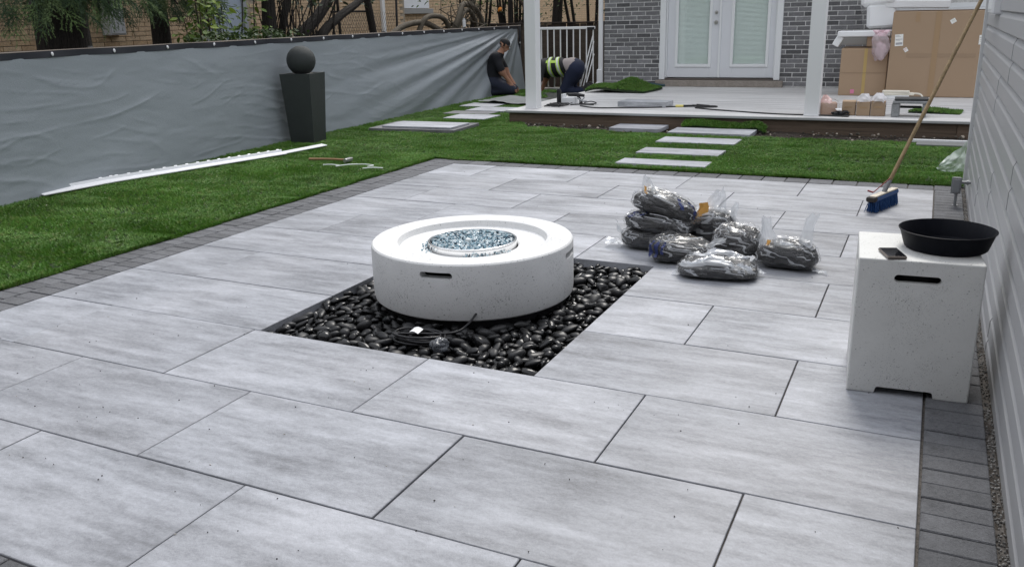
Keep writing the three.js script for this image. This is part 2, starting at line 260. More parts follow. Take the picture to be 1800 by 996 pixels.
{
  const sh = new THREE.Shape(); [[-8.1, -3], [-4.982, -3], [-4.982, 5.632], [0.21, 5.632], [0.21, 5.72], [2, 5.72], [2, 8.06], [-0.5, 8.1], [-2, 8.08], [-3.6, 8.11], [-4.4, 8.24], [-5.0, 8.33], [-5.48, 8.74], [-5.58, 8.76], [-5.62, 14.2], [-8.1, 14.2]].forEach(([x, z], i) => i ? sh.lineTo(x, z) : sh.moveTo(x, z));
  const g = new THREE.ExtrudeGeometry(sh, { depth: 0.022, bevelEnabled: false }).rotateX(-Math.PI / 2).translate(0, -0.012, 0);
  tag(part('lawn_base', plain(g), mat([0.014, 0.03, 0.008], 1, { map: rep(soilTex, 0.4) })), 'backing mat of the artificial lawn beside the fence and behind the patio', null, null, 'structure');
  const blades = []; const NB = 11;
  for (let i = 0; i < NB; i++) {
    const a = i / NB * 6.28 + rr(0, 0.5), r0 = rr(0, 0.012), h = rr(0.018, 0.03), lean = rr(0.006, 0.02), w = 0.0013, x = Math.cos(a) * r0, z = Math.sin(a) * r0, dx = Math.cos(a), dz = Math.sin(a), px = -dz * w, pz = dx * w;
    const b = [x, 0, z], m = [x + dx * lean * 0.35, h * 0.62, z + dz * lean * 0.35], t = [x + dx * lean, h, z + dz * lean];
    blades.push([b[0] - px, 0, b[2] - pz], [b[0] + px, 0, b[2] + pz], [m[0] + px, m[1], m[2] + pz], [b[0] - px, 0, b[2] - pz], [m[0] + px, m[1], m[2] + pz], [m[0] - px, m[1], m[2] - pz], [m[0] - px, m[1], m[2] - pz], [m[0] + px, m[1], m[2] + pz], t);
  }
  const bg = new THREE.BufferGeometry(); bg.setAttribute('position', new THREE.Float32BufferAttribute(blades.flat(), 3)); bg.computeVertexNormals();
  var bladeGeo = bg, bladeMat = mat([1, 1, 1], 0.55, { phys: true, transmission: 0.0 });
  var bladeColor = (x, z) => { const n = fbm(x * 1.3, z * 1.3, 5) * 0.25, k = (0.78 + rnd() * 0.5 + n), y = rnd(); return y > 0.965 ? col(0.24 * k, 0.29 * k, 0.09 * k) : col(0.1 * k * (0.85 + y * 0.4), 0.225 * k, 0.03 * k); };
  const list = [], lay = (x, z, edge) => {
    const L = 0.4 + 1.1 * fbm(x * 2.2 + 9, z * 3.5, 2, 2), az = 0.6 + 2.2 * fbm(x * 0.8, z * 1.6, 7, 2), k = rr(0.7, 1.25) * (1 + 0.45 * fbm(x * 2.6, z * 6, 12, 3));
    list.push([TRS(x, 0.008 + (edge ? -0.006 : 0), z, new THREE.Quaternion().setFromEuler(new THREE.Euler(Math.cos(az) * L, rnd() * 6.3, Math.sin(az) * L, 'ZXY')), [1.1, k, 1.1]), bladeColor(x, z)]);
  };
  const fill = (x0, x1, z0, z1, n) => { const c = Math.round((x1 - x0) * (z1 - z0) * n); for (let i = 0; i < c; i++) { const x = rr(x0, x1), z = rr(z0, z1); if (inTurf(x, z)) lay(x, z); } };
  fill(-7.7, -4.98, -0.6, 5.7, 2600); fill(-8.0, -5.5, 5.7, 9, 1900); fill(-5.5, 0.5, 5.6, 8.8, 2100); fill(0.2, 2, 5.6, 8.3, 400); fill(-8.2, -5.5, 9, 14.2, 1400);
  for (let z = -0.6; z < 5.65; z += 0.004) lay(-4.985 + rr(-0.006, 0.004), z, 1); for (let x = -4.99; x < 0.22; x += 0.004) lay(x, 5.634 + rr(-0.003, 0.008), 1);
  tag(instances('artificial_grass', bg, bladeMat, list, scene, 'stuff'), 'dense green artificial grass blades of the lawn', 'artificial grass');
  // a few dry crumbs on the lawn
  const cr = []; for (let i = 0; i < 170; i++) { const x = rr(-7.2, 0.1), z = rr(0, 8.2); if (inTurf(x, z)) cr.push([TRS(x, 0.034, z, Q(rnd() * 3, rnd() * 6, 0), [rr(0.003, 0.009), 0.003, rr(0.003, 0.008)]), col(0.4, 0.4, 0.3)]); }
  tag(instances('crumb', new THREE.IcosahedronGeometry(1, 0), mat([1, 1, 1], 0.9), cr, scene, 'stuff'), 'tiny pale crumbs scattered on the lawn', 'debris');
}
{ // soil strip in front of the deck
  const g = sheet(240, 24, (u, v) => { const x = -5.75 + u * 8, z = 7.9 + v * 1.1; return Object.assign(V(x, -0.012 + 0.03 * fbm(x * 3, z * 3, 1) + 0.018 * fbm(x * 13, z * 13, 4), z), { u: x, v: z }); });
  tag(part('soil_strip', g, M.soil), 'strip of loose dark soil below the front edge of the deck', null, null, 'structure');
  const l = []; for (let i = 0; i < 420; i++) { const x = rr(-5.5, 0.6), z = rr(soilEdge(x) + 0.02, 8.74), s = rr(0.006, 0.02) * (rnd() > 0.9 ? 1.6 : 1), v = rnd() > 0.82 ? rr(0.25, 0.5) : rr(0.04, 0.12); l.push([TRS(x, 0.012, z, Q(rnd() * 6, rnd() * 6, 0), [s, s * 0.6, s * 0.8]), col(v, v * 0.88, v * 0.72)]); }
  tag(instances('soil_clod', new THREE.DodecahedronGeometry(1, 0), mat([1, 1, 1], 0.95), l, scene, 'stuff'), 'clods and pale stone chips lying on the soil strip', 'soil');
}
// ---------- garage with grey siding on the right ----------
{
  const g = base('siding_building'); tag(g, 'grey vinyl sided building wall along the right side of the patio', 'building');
  part('wall', merge([ext(0.262, 4.2, -0.1, 2.5, -3.2, 5.655, 0.01)]), mat([0.4, 0.41, 0.42], 0.8), g);
  part('roof', ext(0.1, 4.4, 2.5, 2.65, -3.5, 5.85, 0.02), mat([0.1, 0.1, 0.1], 0.9), g);
  const E = 0.1135, sm = [0, 1, 2].map((i) => mat([[0.41, 0.415, 0.425], [0.42, 0.425, 0.435], [0.415, 0.42, 0.432]][i], 0.4, { bumpMap: rep(woodTex, 1.2, 0.5), bumpScale: 0.0004 }));
  const prof = (z0, z1, y0, lift) => { // dutch lap course: flat face, sloped cove on top; profile in x,y swept along z
    const P = [[0.262, y0 - 0.002], [0.2405 - lift, y0 - 0.004], [0.2385 - lift, y0], [0.2395 - lift, y0 + E * 0.64], [0.2415 - lift, y0 + E * 0.68], [0.2575 - lift, y0 + E * 0.985], [0.262, y0 + E]], pos = [];
    for (let i = 0; i + 1 < P.length; i++) { const [a, b] = P[i], [c, d] = P[i + 1]; pos.push(a, b, -z0, a, b, -z1, c, d, -z1, a, b, -z0, c, d, -z1, c, d, -z0); }
    for (const z of [z0, z1]) for (let i = 1; i + 1 < P.length; i++) pos.push(P[0][0], P[0][1], -z, P[i][0], P[i][1], -z, P[i + 1][0], P[i + 1][1], -z);
    const q = new THREE.BufferGeometry(); q.setAttribute('position', new THREE.Float32BufferAttribute(pos, 3)); q.computeVertexNormals(); return uvBox(q, rnd() * 3, rnd() * 3);
  };
  const seams = [[1.6, 4.6], [2.55], [3.87], [1.62, 4.9], [3.1], [1.5, 4.4], [1.62], [2.62, 5.0], [0.9, 3.9], [2.0], [3.4], [1.2], [2.6], [4.0]];
  seams[0] = [1.62]; seams[1] = [3.9]; seams[2] = [2.75]; seams[3] = [1.62, 4.7]; seams[4] = [3.3]; seams[5] = [2.55]; 
  for (let k = 0; k < 22; k++) {
    const y0 = -0.035 + k * E, s = [-3.2, ...seams[Math.floor(k / 2) % seams.length].map((v) => v + (k % 2 ? -0.015 : 0.015)), 5.652];
    for (let i = 0; i + 1 < s.length; i++) part('siding_panel', prof(s[i] - (i ? 0.012 : 0), s[i + 1], y0, i % 2 ? 0.0028 : 0), sm[Math.floor(rnd() * 3)], g);
  }
  part('corner_post', merge([ext(0.213, 0.262, -0.03, 2.5, 5.653, 5.7, 0.004), ext(0.262, 0.33, -0.03, 2.5, 5.66, 5.705, 0.004)]), mat([0.62, 0.63, 0.63], 0.5), g);
  const b = part('mounting_block', ext(0.19, 0.262, 1.415, 1.75, 4.05, 4.62, 0.01), M.white, g); part('trim', ext(0.186, 0.2, 1.44, 1.74, 4.09, 4.58, 0.004), M.vinyl, b);
}
{ // outdoor electric box on a pipe by the wall
  const g = base('electrical_box', [0.14, 0, 4.83]); tag(g, 'small grey electrical outlet box on a conduit beside the siding wall', 'electrical box');
  part('box', merge([bx(0.058, 0.115, 0.055, 0.002, 0.158, 0, 0.006), bx(0.07, 0.125, 0.008, 0.002, 0.158, -0.03, 0.003)]), M.galv, g);
  part('cover', bx(0.05, 0.1, 0.012, 0.002, 0.158, -0.04, 0.004), mat([0.22, 0.23, 0.24], 0.5), g);
  part('conduit', merge([cyl(0.011, 0.011, 0.11, 0.008, 0.05, 0, 12), cyl(0.016, 0.016, 0.02, 0.008, 0.096, 0, 12), cyl(0.02, 0.02, 0.006, 0.008, 0.001, 0, 12)]), M.galv, g); part('wall_conduit', merge([limb([V(0.03, 0.18, 0), V(0.1, 0.18, 0)], 0.011, 10), limb([V(0.07, 0.18, 0), V(0.085, 0.18, 0)], 0.018, 10)]), M.galv, g);
}

// ---------- fire pit ----------
const evalr = new Evaluator(); evalr.attributes = ['position', 'normal', 'uv'];
const cut = (a, list) => { let A = new Brush(a); A.updateMatrixWorld(); for (const c of list) { const B = new Brush(c); B.updateMatrixWorld(); A = evalr.evaluate(A, B, SUBTRACTION); } return A.geometry; };
function slotGeo(w, h, d) { const s = new THREE.Shape(), r = h / 2; s.absarc(-w / 2 + r, 0, r, Math.PI / 2, Math.PI * 1.5); s.absarc(w / 2 - r, 0, r, -Math.PI / 2, Math.PI / 2); return new THREE.ExtrudeGeometry(s, { depth: d, bevelEnabled: false, curveSegments: 10 }).translate(0, 0, -d / 2); }
const pitMat = mat([0.8, 0.805, 0.81], 0.62, { map: rep(castTex, 0.55), bumpMap: rep(castTex, 0.55), bumpScale: 0.0012 });
{
  const g = base('fire_pit', [-2.329, 0.0, 1.577]); tag(g, 'round off-white concrete fire pit standing on black pebbles', 'fire pit');
  const P = [[0.5, 0.01], [0.549, 0.01], [0.558, 0.018], [0.5625, 0.05], [0.5625, 0.29], [0.5595, 0.305], [0.552, 0.3125], [0.425, 0.3125], [0.418, 0.309], [0.405, 0.277], [0.397, 0.274], [0.262, 0.2685], [0.255, 0.262], [0.255, 0.25], [0.4, 0.258], [0.43, 0.288], [0.5, 0.284], [0.5, 0.01]].map(([x, y]) => new THREE.Vector2(x, y));
  let body = toCreasedNormals(new THREE.LatheGeometry(P, 128), 0.5);
  const { position } = body.attributes; // uv: wrap around the wall, planar on top
  const slots = [81.5, -8.5, 171.5, 261.5].map((a) => { const t = a * Math.PI / 180; return slotGeo(0.175, 0.034, 0.2).rotateY(Math.PI / 2 - t).translate(Math.cos(t) * 0.53, 0.252, Math.sin(t) * 0.53); });
  body = plain(cut(body, slots), true); uvBox(body);
  { const p = body.attributes.position, n = body.attributes.normal, u = body.attributes.uv; for (let i = 0; i < p.count; i++) if (Math.abs(n.getY(i)) < 0.6) u.setXY(i, Math.atan2(p.getZ(i), p.getX(i)) * 0.5625, p.getY(i)); }
  part('body', body, pitMat, g);
  part('slot_shade_sleeve', new THREE.CylinderGeometry(0.42, 0.42, 0.25, 48, 1, true).translate(0, 0.13, 0), M.black, g);  // black sleeve added so the wall slots look dark inside
  part('base_plate', new THREE.CylinderGeometry(0.525, 0.525, 0.05, 64).translate(0, -0.012, 0), M.black, g);
  part('burner_pan', new THREE.CylinderGeometry(0.25, 0.25, 0.02, 48).translate(0, 0.232, 0), mat([0.05, 0.06, 0.07], 0.4, { metalness: 0.6 }), g);
  const ring = part('burner_ring', merge([new THREE.TorusGeometry(0.243, 0.0065, 8, 96).rotateX(Math.PI / 2).translate(0, 0.298, 0), toCreasedNormals(new THREE.LatheGeometry([[0.235, 0.24], [0.2375, 0.298], [0.2425, 0.3], [0.2465, 0.298], [0.247, 0.24]].map(([x, y]) => new THREE.Vector2(x, y)), 96), 0.6)]), mat([0.86, 0.86, 0.86], 0.18, { metalness: 1 }), g);
  const l = [], gg = new THREE.IcosahedronGeometry(1, 0), cs = [[0.5, 0.64, 0.7], [0.22, 0.36, 0.44], [0.7, 0.8, 0.84], [0.05, 0.1, 0.14], [0.86, 0.92, 0.94], [0.3, 0.46, 0.54]];
  const bit = (r, a, y, s) => { const c = cs[Math.floor(rnd() * 6)]; l.push([new THREE.Matrix4().compose(new THREE.Vector3(Math.cos(a) * r, y, Math.sin(a) * r), Q(rnd() * 6, rnd() * 6, rnd() * 6), new THREE.Vector3(s, s * rr(0.5, 0.9), s * rr(0.7, 1.2))), col(...c)]); };
  for (let i = 0; i < 2400; i++) { const r = Math.sqrt(rnd()) * 0.228; bit(r, rnd() * 6.283, 0.264 + rr(0, 0.022), rr(0.005, 0.0115)); }
  for (let i = 0; i < 60; i++) { const a = rnd() < 0.6 ? rr(1.9, 3.3) : rr(0.2, 1.3); bit(0.256 + rnd() * rnd() * 0.05, a, 0.274, rr(0.004, 0.008)); }
  instances('fire_glass', gg, mat([1, 1, 1], 0.06, { phys: true, transmission: 0.15, thickness: 0.01, ior: 1.5, flatShading: true }), l, g, 'stuff');
  part('rock', new THREE.DodecahedronGeometry(0.014, 1).scale(1.2, 0.8, 1).translate(-0.02, 0.298, 0.015), mat([0.85, 0.87, 0.86], 0.4), g);
}
{ // coil of gas hose
  const g = base('coiled_hose', [-2.22, -0.005, 0.8]); tag(g, 'black hose coiled on the pebbles in front of the fire pit', 'hose');
  const pts = []; for (let i = 0; i <= 96; i++) { const a = i / 96 * Math.PI * 2 * 4.3 + 0.6, r = 0.105 + 0.014 * Math.sin(i * 0.21) + rr(-0.003, 0.003), k = i / 96; pts.push(new THREE.Vector3(Math.cos(a) * r * 1.18, 0.0 + k * 0.036 + 0.006 * Math.sin(a * 1.5), Math.sin(a) * r * 0.72)); }
  pts.push(new THREE.Vector3(0.16, 0.035, -0.07), new THREE.Vector3(0.18, 0.045, -0.16), new THREE.Vector3(0.16, 0.06, -0.3));
  part('hose', limb(pts, 0.0062, 7, 260), mat([0.014, 0.014, 0.016], 0.35), g);
  part('tag', sheet(4, 3, (u, v) => new THREE.Vector3(-0.02 + u * 0.055, 0.056 + 0.008 * Math.sin(u * 3) + v * 0.006, 0.055 - v * 0.05 + u * 0.01)), mat([0.85, 0.86, 0.88], 0.5), g);
}

{
  const o = part('plastic_wrap', sheet(30, 20, (u, v) => { const a = u * 6.283, q = (v - 0.5) * 3.14, x = Math.cos(a) * Math.cos(q), y = Math.sin(q), z = Math.sin(a) * Math.cos(q), n = 1 + 0.35 * (1 - Math.abs(noise3(x * 3, y * 3, z * 3))) + 0.3 * noise3(x * 2, y * 2 + 4, z * 2); return V(-2.07 + x * 0.034 * n, 0.012 + y * 0.026 * n, 0.74 - z * 0.034 * n); }), mat([0.4, 0.42, 0.46], 0.25, { phys: true, transmission: 0.8, thickness: 0 })); tag(o, 'crumpled wad of clear plastic wrap on the pebbles beside the hose coil', 'plastic wrap');
}
// ---------- gas tank cover ----------
{
  const g = base('tank_cover', [-0.084, 0.0, 1.19], 0.08); tag(g, 'square off-white concrete tank cover with handle slot by the siding wall', 'tank cover');
  const W = 0.442, D = 0.44, Hh = 0.558;
  let b = plain(new RoundedBoxGeometry(W, Hh, D, 3, 0.007).translate(0, Hh / 2, 0), true);
  const foot = (w, d) => { const s = new THREE.Shape(); s.moveTo(-w / 2 - 0.014, -0.02); s.lineTo(w / 2 + 0.014, -0.02); s.lineTo(w / 2 + 0.003, 0.024); s.quadraticCurveTo(w / 2, 0.03, w / 2 - 0.008, 0.03); s.lineTo(-w / 2 + 0.008, 0.03); s.quadraticCurveTo(-w / 2, 0.03, -w / 2 - 0.003, 0.024); return new THREE.ExtrudeGeometry(s, { depth: d, bevelEnabled: false }).translate(0, 0, -d / 2); };
  b = plain(cut(b, [new THREE.BoxGeometry(W - 0.06, Hh, D - 0.06).translate(0, Hh / 2 - 0.035, 0), foot(0.2, 1).translate(-0.01, 0, 0), foot(0.2, 1).rotateY(Math.PI / 2), slotGeo(0.165, 0.031, 1).translate(-0.006, 0.485, 0), slotGeo(0.165, 0.031, 1).rotateY(Math.PI / 2).translate(0, 0.485, 0)]), true); uvBox(b);
  part('added_gas_cylinder', new THREE.CylinderGeometry(0.15, 0.15, 0.48, 28).translate(0, 0.26, 0), mat([0.03, 0.03, 0.03], 0.6), g);  // unseen dark cylinder, added to stop light showing through the handle slots
  part('body', b, mat([0.79, 0.795, 0.78], 0.6, { map: rep(castTex, 0.33), bumpMap: rep(castTex, 0.33), bumpScale: 0.0012 }), g);
}
{
  const g = base('round_pan', [0.014, 0.5585, 1.222]); tag(g, 'round black metal pan on top of the tank cover', 'pan');
  const P = [[0.112, 0.001], [0.146, 0.0], [0.153, 0.006], [0.1735, 0.07], [0.178, 0.0735], [0.179, 0.0765], [0.176, 0.0775], [0.1705, 0.072], [0.149, 0.011], [0.143, 0.006], [0.112, 0.006], [0.112, 0.001]].map(([x, y]) => new THREE.Vector2(x, y));
  part('pan', plain(toCreasedNormals(new THREE.LatheGeometry(P, 96), 0.5), true), mat([0.005, 0.006, 0.01], 0.5, { phys: true, specularIntensity: 0.22 }), g);
}
{
  const g = base('phone', [-0.172, 0.559, 1.03], 0.33); tag(g, 'small dark phone lying on the tank cover in front of the pan', 'phone');
  part('case', plain(new RoundedBoxGeometry(0.072, 0.011, 0.132, 3, 0.005).translate(0, 0.0065, 0)), mat([0.2, 0.17, 0.15], 0.35, { metalness: 0.5 }), g);
  part('screen', plain(new RoundedBoxGeometry(0.066, 0.002, 0.124, 2, 0.0009).translate(0, 0.0124, 0)), mat([0.008, 0.008, 0.01], 0.06), g);
}

// ---------- bags of pebbles ----------
const filmMat = mat([1, 1, 1], 0.2, { phys: true, transmission: 0.985, specularIntensity: 0.75, thickness: 0, ior: 1.5 });
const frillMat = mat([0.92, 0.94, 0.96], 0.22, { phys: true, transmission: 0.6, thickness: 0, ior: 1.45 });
const glintMat = mat([0.9, 0.92, 0.95], 0.2, { phys: true, transmission: 0.62, thickness: 0, ior: 1.45 });  // pale film colour that carries the painted glints on the bags
const inkMat = mat([0.03, 0.045, 0.16], 0.5), orangeMat = mat([0.9, 0.48, 0.12], 0.5);
const pebTex = (() => { const W = 512, n = sumNoise(W, W, [[26, 26, 0.8], [48, 48, 0.7], [90, 90, 0.3]], 131); return texOf(W, W, (i) => { const t = 0.55 + n[i] * 1.0; return [t, t * 1.0, t * 1.02]; }); })();
const fillMats = [[0.02, 0.021, 0.024], [0.028, 0.029, 0.032], [0.017, 0.018, 0.021]].map((c) => mat(c, 0.5, { map: rep(pebTex, 0.35), bumpMap: rep(pebTex, 0.35), bumpScale: 0.006 }));
// half sizes a (along), b (height), c (across); crease: strength of the folds
function bag(label, x, y, zb, a, b, c, o = {}) {
  const g = base('pebble_bag', [x, y, zb], o.ry ?? 0); tag(g, label, 'bag', 'bags of dark pebbles piled on the patio'); if (o.rz) g.rotation.z = o.rz; if (o.rx) g.rotation.x = o.rx;
  const sd = o.seed ?? 1, flat = o.flat ?? 0.55, N = 64, Mv = 40;
  const lump = (u, v, grow, crease) => {
    const th = u * Math.PI * 2, ph = (v - 0.5) * Math.PI, e = (t, p) => Math.sign(t) * Math.pow(Math.abs(t), p), cp = e(Math.cos(ph), 0.75), X = e(Math.cos(th), 0.62) * cp, Z = e(Math.sin(th), 0.62) * cp; let Y = e(Math.sin(ph), 0.85);
    const corner = Math.pow(Math.abs(Math.sin(2 * th)), 1.5); if (o.pillow) Y *= 1 - 0.35 * corner;
    let n = 1 + 0.1 * fbm(X * 1.4 + sd * 7, Y * 1.4, Z * 1.4, 2) + 0.035 * noise3(X * 5 + sd, Y * 5, Z * 5);
    const f1 = fbm(X * 2.0 + sd * 3, Y * 2.4 + sd, Z * 2.0, 2); const fold = 1 - Math.abs(Math.sin((X * 1.3 + Y * 3.1 + Z * 2.1 + f1 * 3.2) * 1.5 + sd)), f2 = 1 - Math.abs(noise3(X * 2.6 + 3 * sd, Y * 3.6, Z * 2.6 - sd));
    const k = crease * (0.04 * Math.pow(fold, 5) + 0.075 * Math.pow(f2, 5));
    const px = a * X * n * (1 + k) + Math.sign(X) * grow, pz = c * Z * n * (1 + k) + Math.sign(Z) * grow * 0.8; let py = b * (Y < 0 ? Y * flat : Y * n * (1 + k * 2.4)); py += grow * (Y > 0 ? 1 : 0);
    py = Math.max(py, -b * flat) + b * flat; if (o.slump) py *= 1 - o.slump * X; return new THREE.Vector3(px, py + (o.sag ? -o.sag * X * X : 0), pz);
  };
  part('contents', mergeVertices(sheet(N, Mv, (u, v) => Object.assign(lump(u, v, 0, 0.2), { u: u * 2 * (a + c), v: v * 2.4 * b }))).clone(), fillMats[sd % 3], g);
  const film = sheet(N * 2, Mv * 2, (u, v) => Object.assign(lump(u, v, 0.005, 0.75).add(new THREE.Vector3(0, 0.001, 0)), { u, v })); part('film', film, filmMat, g);
  const patch = (u0, u1, v0, v1, m, grow, nm) => part(nm, sheet(14, 14, (u, v) => lump(u0 + (u1 - u0) * u, v0 + (v1 - v0) * v, grow, 1.15).add(new THREE.Vector3(0, 0.003, 0))), m, g);
  for (const [u0, u1, v0, v1] of o.print ?? []) patch(u0, u1, v0, v1, inkMat, 0.0075, 'print');
  for (const [u0, u1, v0, v1] of o.glintVeil ?? []) part('loose_and_glint_film', sheet(22, 22, (u, v) => { const e = Math.min(u, 1 - u, v, 1 - v), p = lump(u0 + (u1 - u0) * (u + 0.18 * noise3(v * 4, sd, u0 * 9)), v0 + (v1 - v0) * (v + 0.12 * noise3(u * 4, sd, v0 * 7)), 0.009, 1.15); p.y += 0.004 + 0.022 * Math.pow(1 - Math.abs(noise3(u * 3.4 + sd + v * 2, v * 3, 3)), 3) * Math.min(1, e * 8); return p; }), glintMat, g);  // whitish crumpled film patches standing in for broad highlights on the plastic
  { const st = []; for (let i = 0; i < (o.pleats ?? 17); i++) { const u0 = rr(0.02, 0.5), v0 = rr(0.48, 0.88), an = (o.lean ?? 0.9) + rr(-0.5, 0.5), L = rr(0.05, 0.13), w = rr(0.004, 0.017), cu = Math.cos(an), cv = Math.sin(an) * 1.6;  // tapered pale strips that paint white glints along the film folds
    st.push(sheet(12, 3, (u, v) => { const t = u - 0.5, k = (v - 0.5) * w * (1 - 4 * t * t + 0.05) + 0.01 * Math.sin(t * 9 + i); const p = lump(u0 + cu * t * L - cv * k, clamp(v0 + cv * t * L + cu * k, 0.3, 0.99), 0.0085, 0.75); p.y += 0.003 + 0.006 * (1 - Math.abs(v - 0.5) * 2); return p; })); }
    part('glint_strip', merge(st), glintMat, g); }
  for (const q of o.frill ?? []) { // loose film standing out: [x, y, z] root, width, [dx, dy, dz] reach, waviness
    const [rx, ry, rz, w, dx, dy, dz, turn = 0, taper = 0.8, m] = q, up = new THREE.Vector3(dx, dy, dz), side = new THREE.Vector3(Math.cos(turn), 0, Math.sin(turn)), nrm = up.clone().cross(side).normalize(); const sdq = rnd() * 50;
    part(m === 'label' ? 'label' : 'loose_and_glint_film', sheet(18, 16, (u, v) => new THREE.Vector3(rx, ry, rz).addScaledVector(side, (u - 0.5) * w * (1 - v * (1 - taper)) + 0.012 * v * noise3(v * 3, sdq, u)).addScaledVector(up, v * (m === 'label' ? 0.85 : 1.3) * (1 - (m === 'label' ? 0 : 0.3) * Math.abs(noise3(u * 3, sdq, 9)))).addScaledVector(nrm, (m === 'label' ? 0.004 : 0.02) * fbm(u * 4 + sdq, v * 3, sdq, 2) + (m === 'label' ? 0.012 : 0))), m === 'label' ? orangeMat : frillMat, g);
  }
  return g;
}
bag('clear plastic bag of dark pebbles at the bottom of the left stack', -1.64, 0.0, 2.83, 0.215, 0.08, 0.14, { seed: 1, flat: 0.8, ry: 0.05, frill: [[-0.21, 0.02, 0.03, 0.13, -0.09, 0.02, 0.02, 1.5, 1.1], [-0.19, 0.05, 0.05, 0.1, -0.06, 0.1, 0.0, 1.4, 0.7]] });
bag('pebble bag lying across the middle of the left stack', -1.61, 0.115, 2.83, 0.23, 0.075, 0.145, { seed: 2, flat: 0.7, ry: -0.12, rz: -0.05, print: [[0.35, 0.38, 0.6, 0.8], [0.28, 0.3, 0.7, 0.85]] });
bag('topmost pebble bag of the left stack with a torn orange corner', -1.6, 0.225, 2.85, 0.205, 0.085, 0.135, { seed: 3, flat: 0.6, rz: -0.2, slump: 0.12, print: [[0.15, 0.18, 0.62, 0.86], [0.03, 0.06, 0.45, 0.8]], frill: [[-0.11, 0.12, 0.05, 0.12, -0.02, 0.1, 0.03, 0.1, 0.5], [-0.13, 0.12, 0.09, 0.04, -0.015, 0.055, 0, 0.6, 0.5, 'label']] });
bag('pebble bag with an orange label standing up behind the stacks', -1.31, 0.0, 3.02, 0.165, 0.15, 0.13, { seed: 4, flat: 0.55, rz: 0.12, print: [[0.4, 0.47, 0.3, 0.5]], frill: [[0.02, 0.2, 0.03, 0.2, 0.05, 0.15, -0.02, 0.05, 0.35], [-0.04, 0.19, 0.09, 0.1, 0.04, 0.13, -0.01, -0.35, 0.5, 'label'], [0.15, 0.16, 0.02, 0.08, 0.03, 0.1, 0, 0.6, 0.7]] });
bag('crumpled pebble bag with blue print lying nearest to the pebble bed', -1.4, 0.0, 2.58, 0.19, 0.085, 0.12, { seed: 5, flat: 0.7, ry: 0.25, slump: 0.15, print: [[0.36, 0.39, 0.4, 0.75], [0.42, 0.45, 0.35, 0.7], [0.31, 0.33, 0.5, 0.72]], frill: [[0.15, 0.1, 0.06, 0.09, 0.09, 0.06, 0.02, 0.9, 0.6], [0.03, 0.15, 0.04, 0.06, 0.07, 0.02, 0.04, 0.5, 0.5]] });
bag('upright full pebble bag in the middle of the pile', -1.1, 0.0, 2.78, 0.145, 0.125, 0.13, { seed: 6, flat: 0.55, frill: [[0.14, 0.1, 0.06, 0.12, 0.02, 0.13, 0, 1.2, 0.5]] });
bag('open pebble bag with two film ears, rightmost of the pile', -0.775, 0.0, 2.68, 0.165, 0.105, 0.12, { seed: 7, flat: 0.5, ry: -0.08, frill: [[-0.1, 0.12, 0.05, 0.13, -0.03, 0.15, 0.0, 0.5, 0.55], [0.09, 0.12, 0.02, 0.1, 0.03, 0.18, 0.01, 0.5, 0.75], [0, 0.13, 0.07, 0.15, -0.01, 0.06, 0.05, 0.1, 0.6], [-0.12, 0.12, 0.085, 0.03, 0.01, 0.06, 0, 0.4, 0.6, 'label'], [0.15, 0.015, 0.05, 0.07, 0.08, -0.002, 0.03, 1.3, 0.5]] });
bag('flat sealed pebble bag lying in front of the pile', -1.12, 0.0, 2.36, 0.225, 0.07, 0.15, { seed: 8, flat: 0.45, pillow: 1, ry: 0.12, glintVeil: [[0.18, 0.42, 0.68, 0.97], [0.5, 0.95, 0.7, 0.95], [0.09, 0.13, 0.55, 0.85]], frill: [[-0.2, 0.02, 0.04, 0.06, -0.05, -0.01, 0.03, 1.2, 0.6], [0.2, 0.04, -0.03, 0.08, 0.05, -0.01, 0.02, 1.3, 0.7]] });

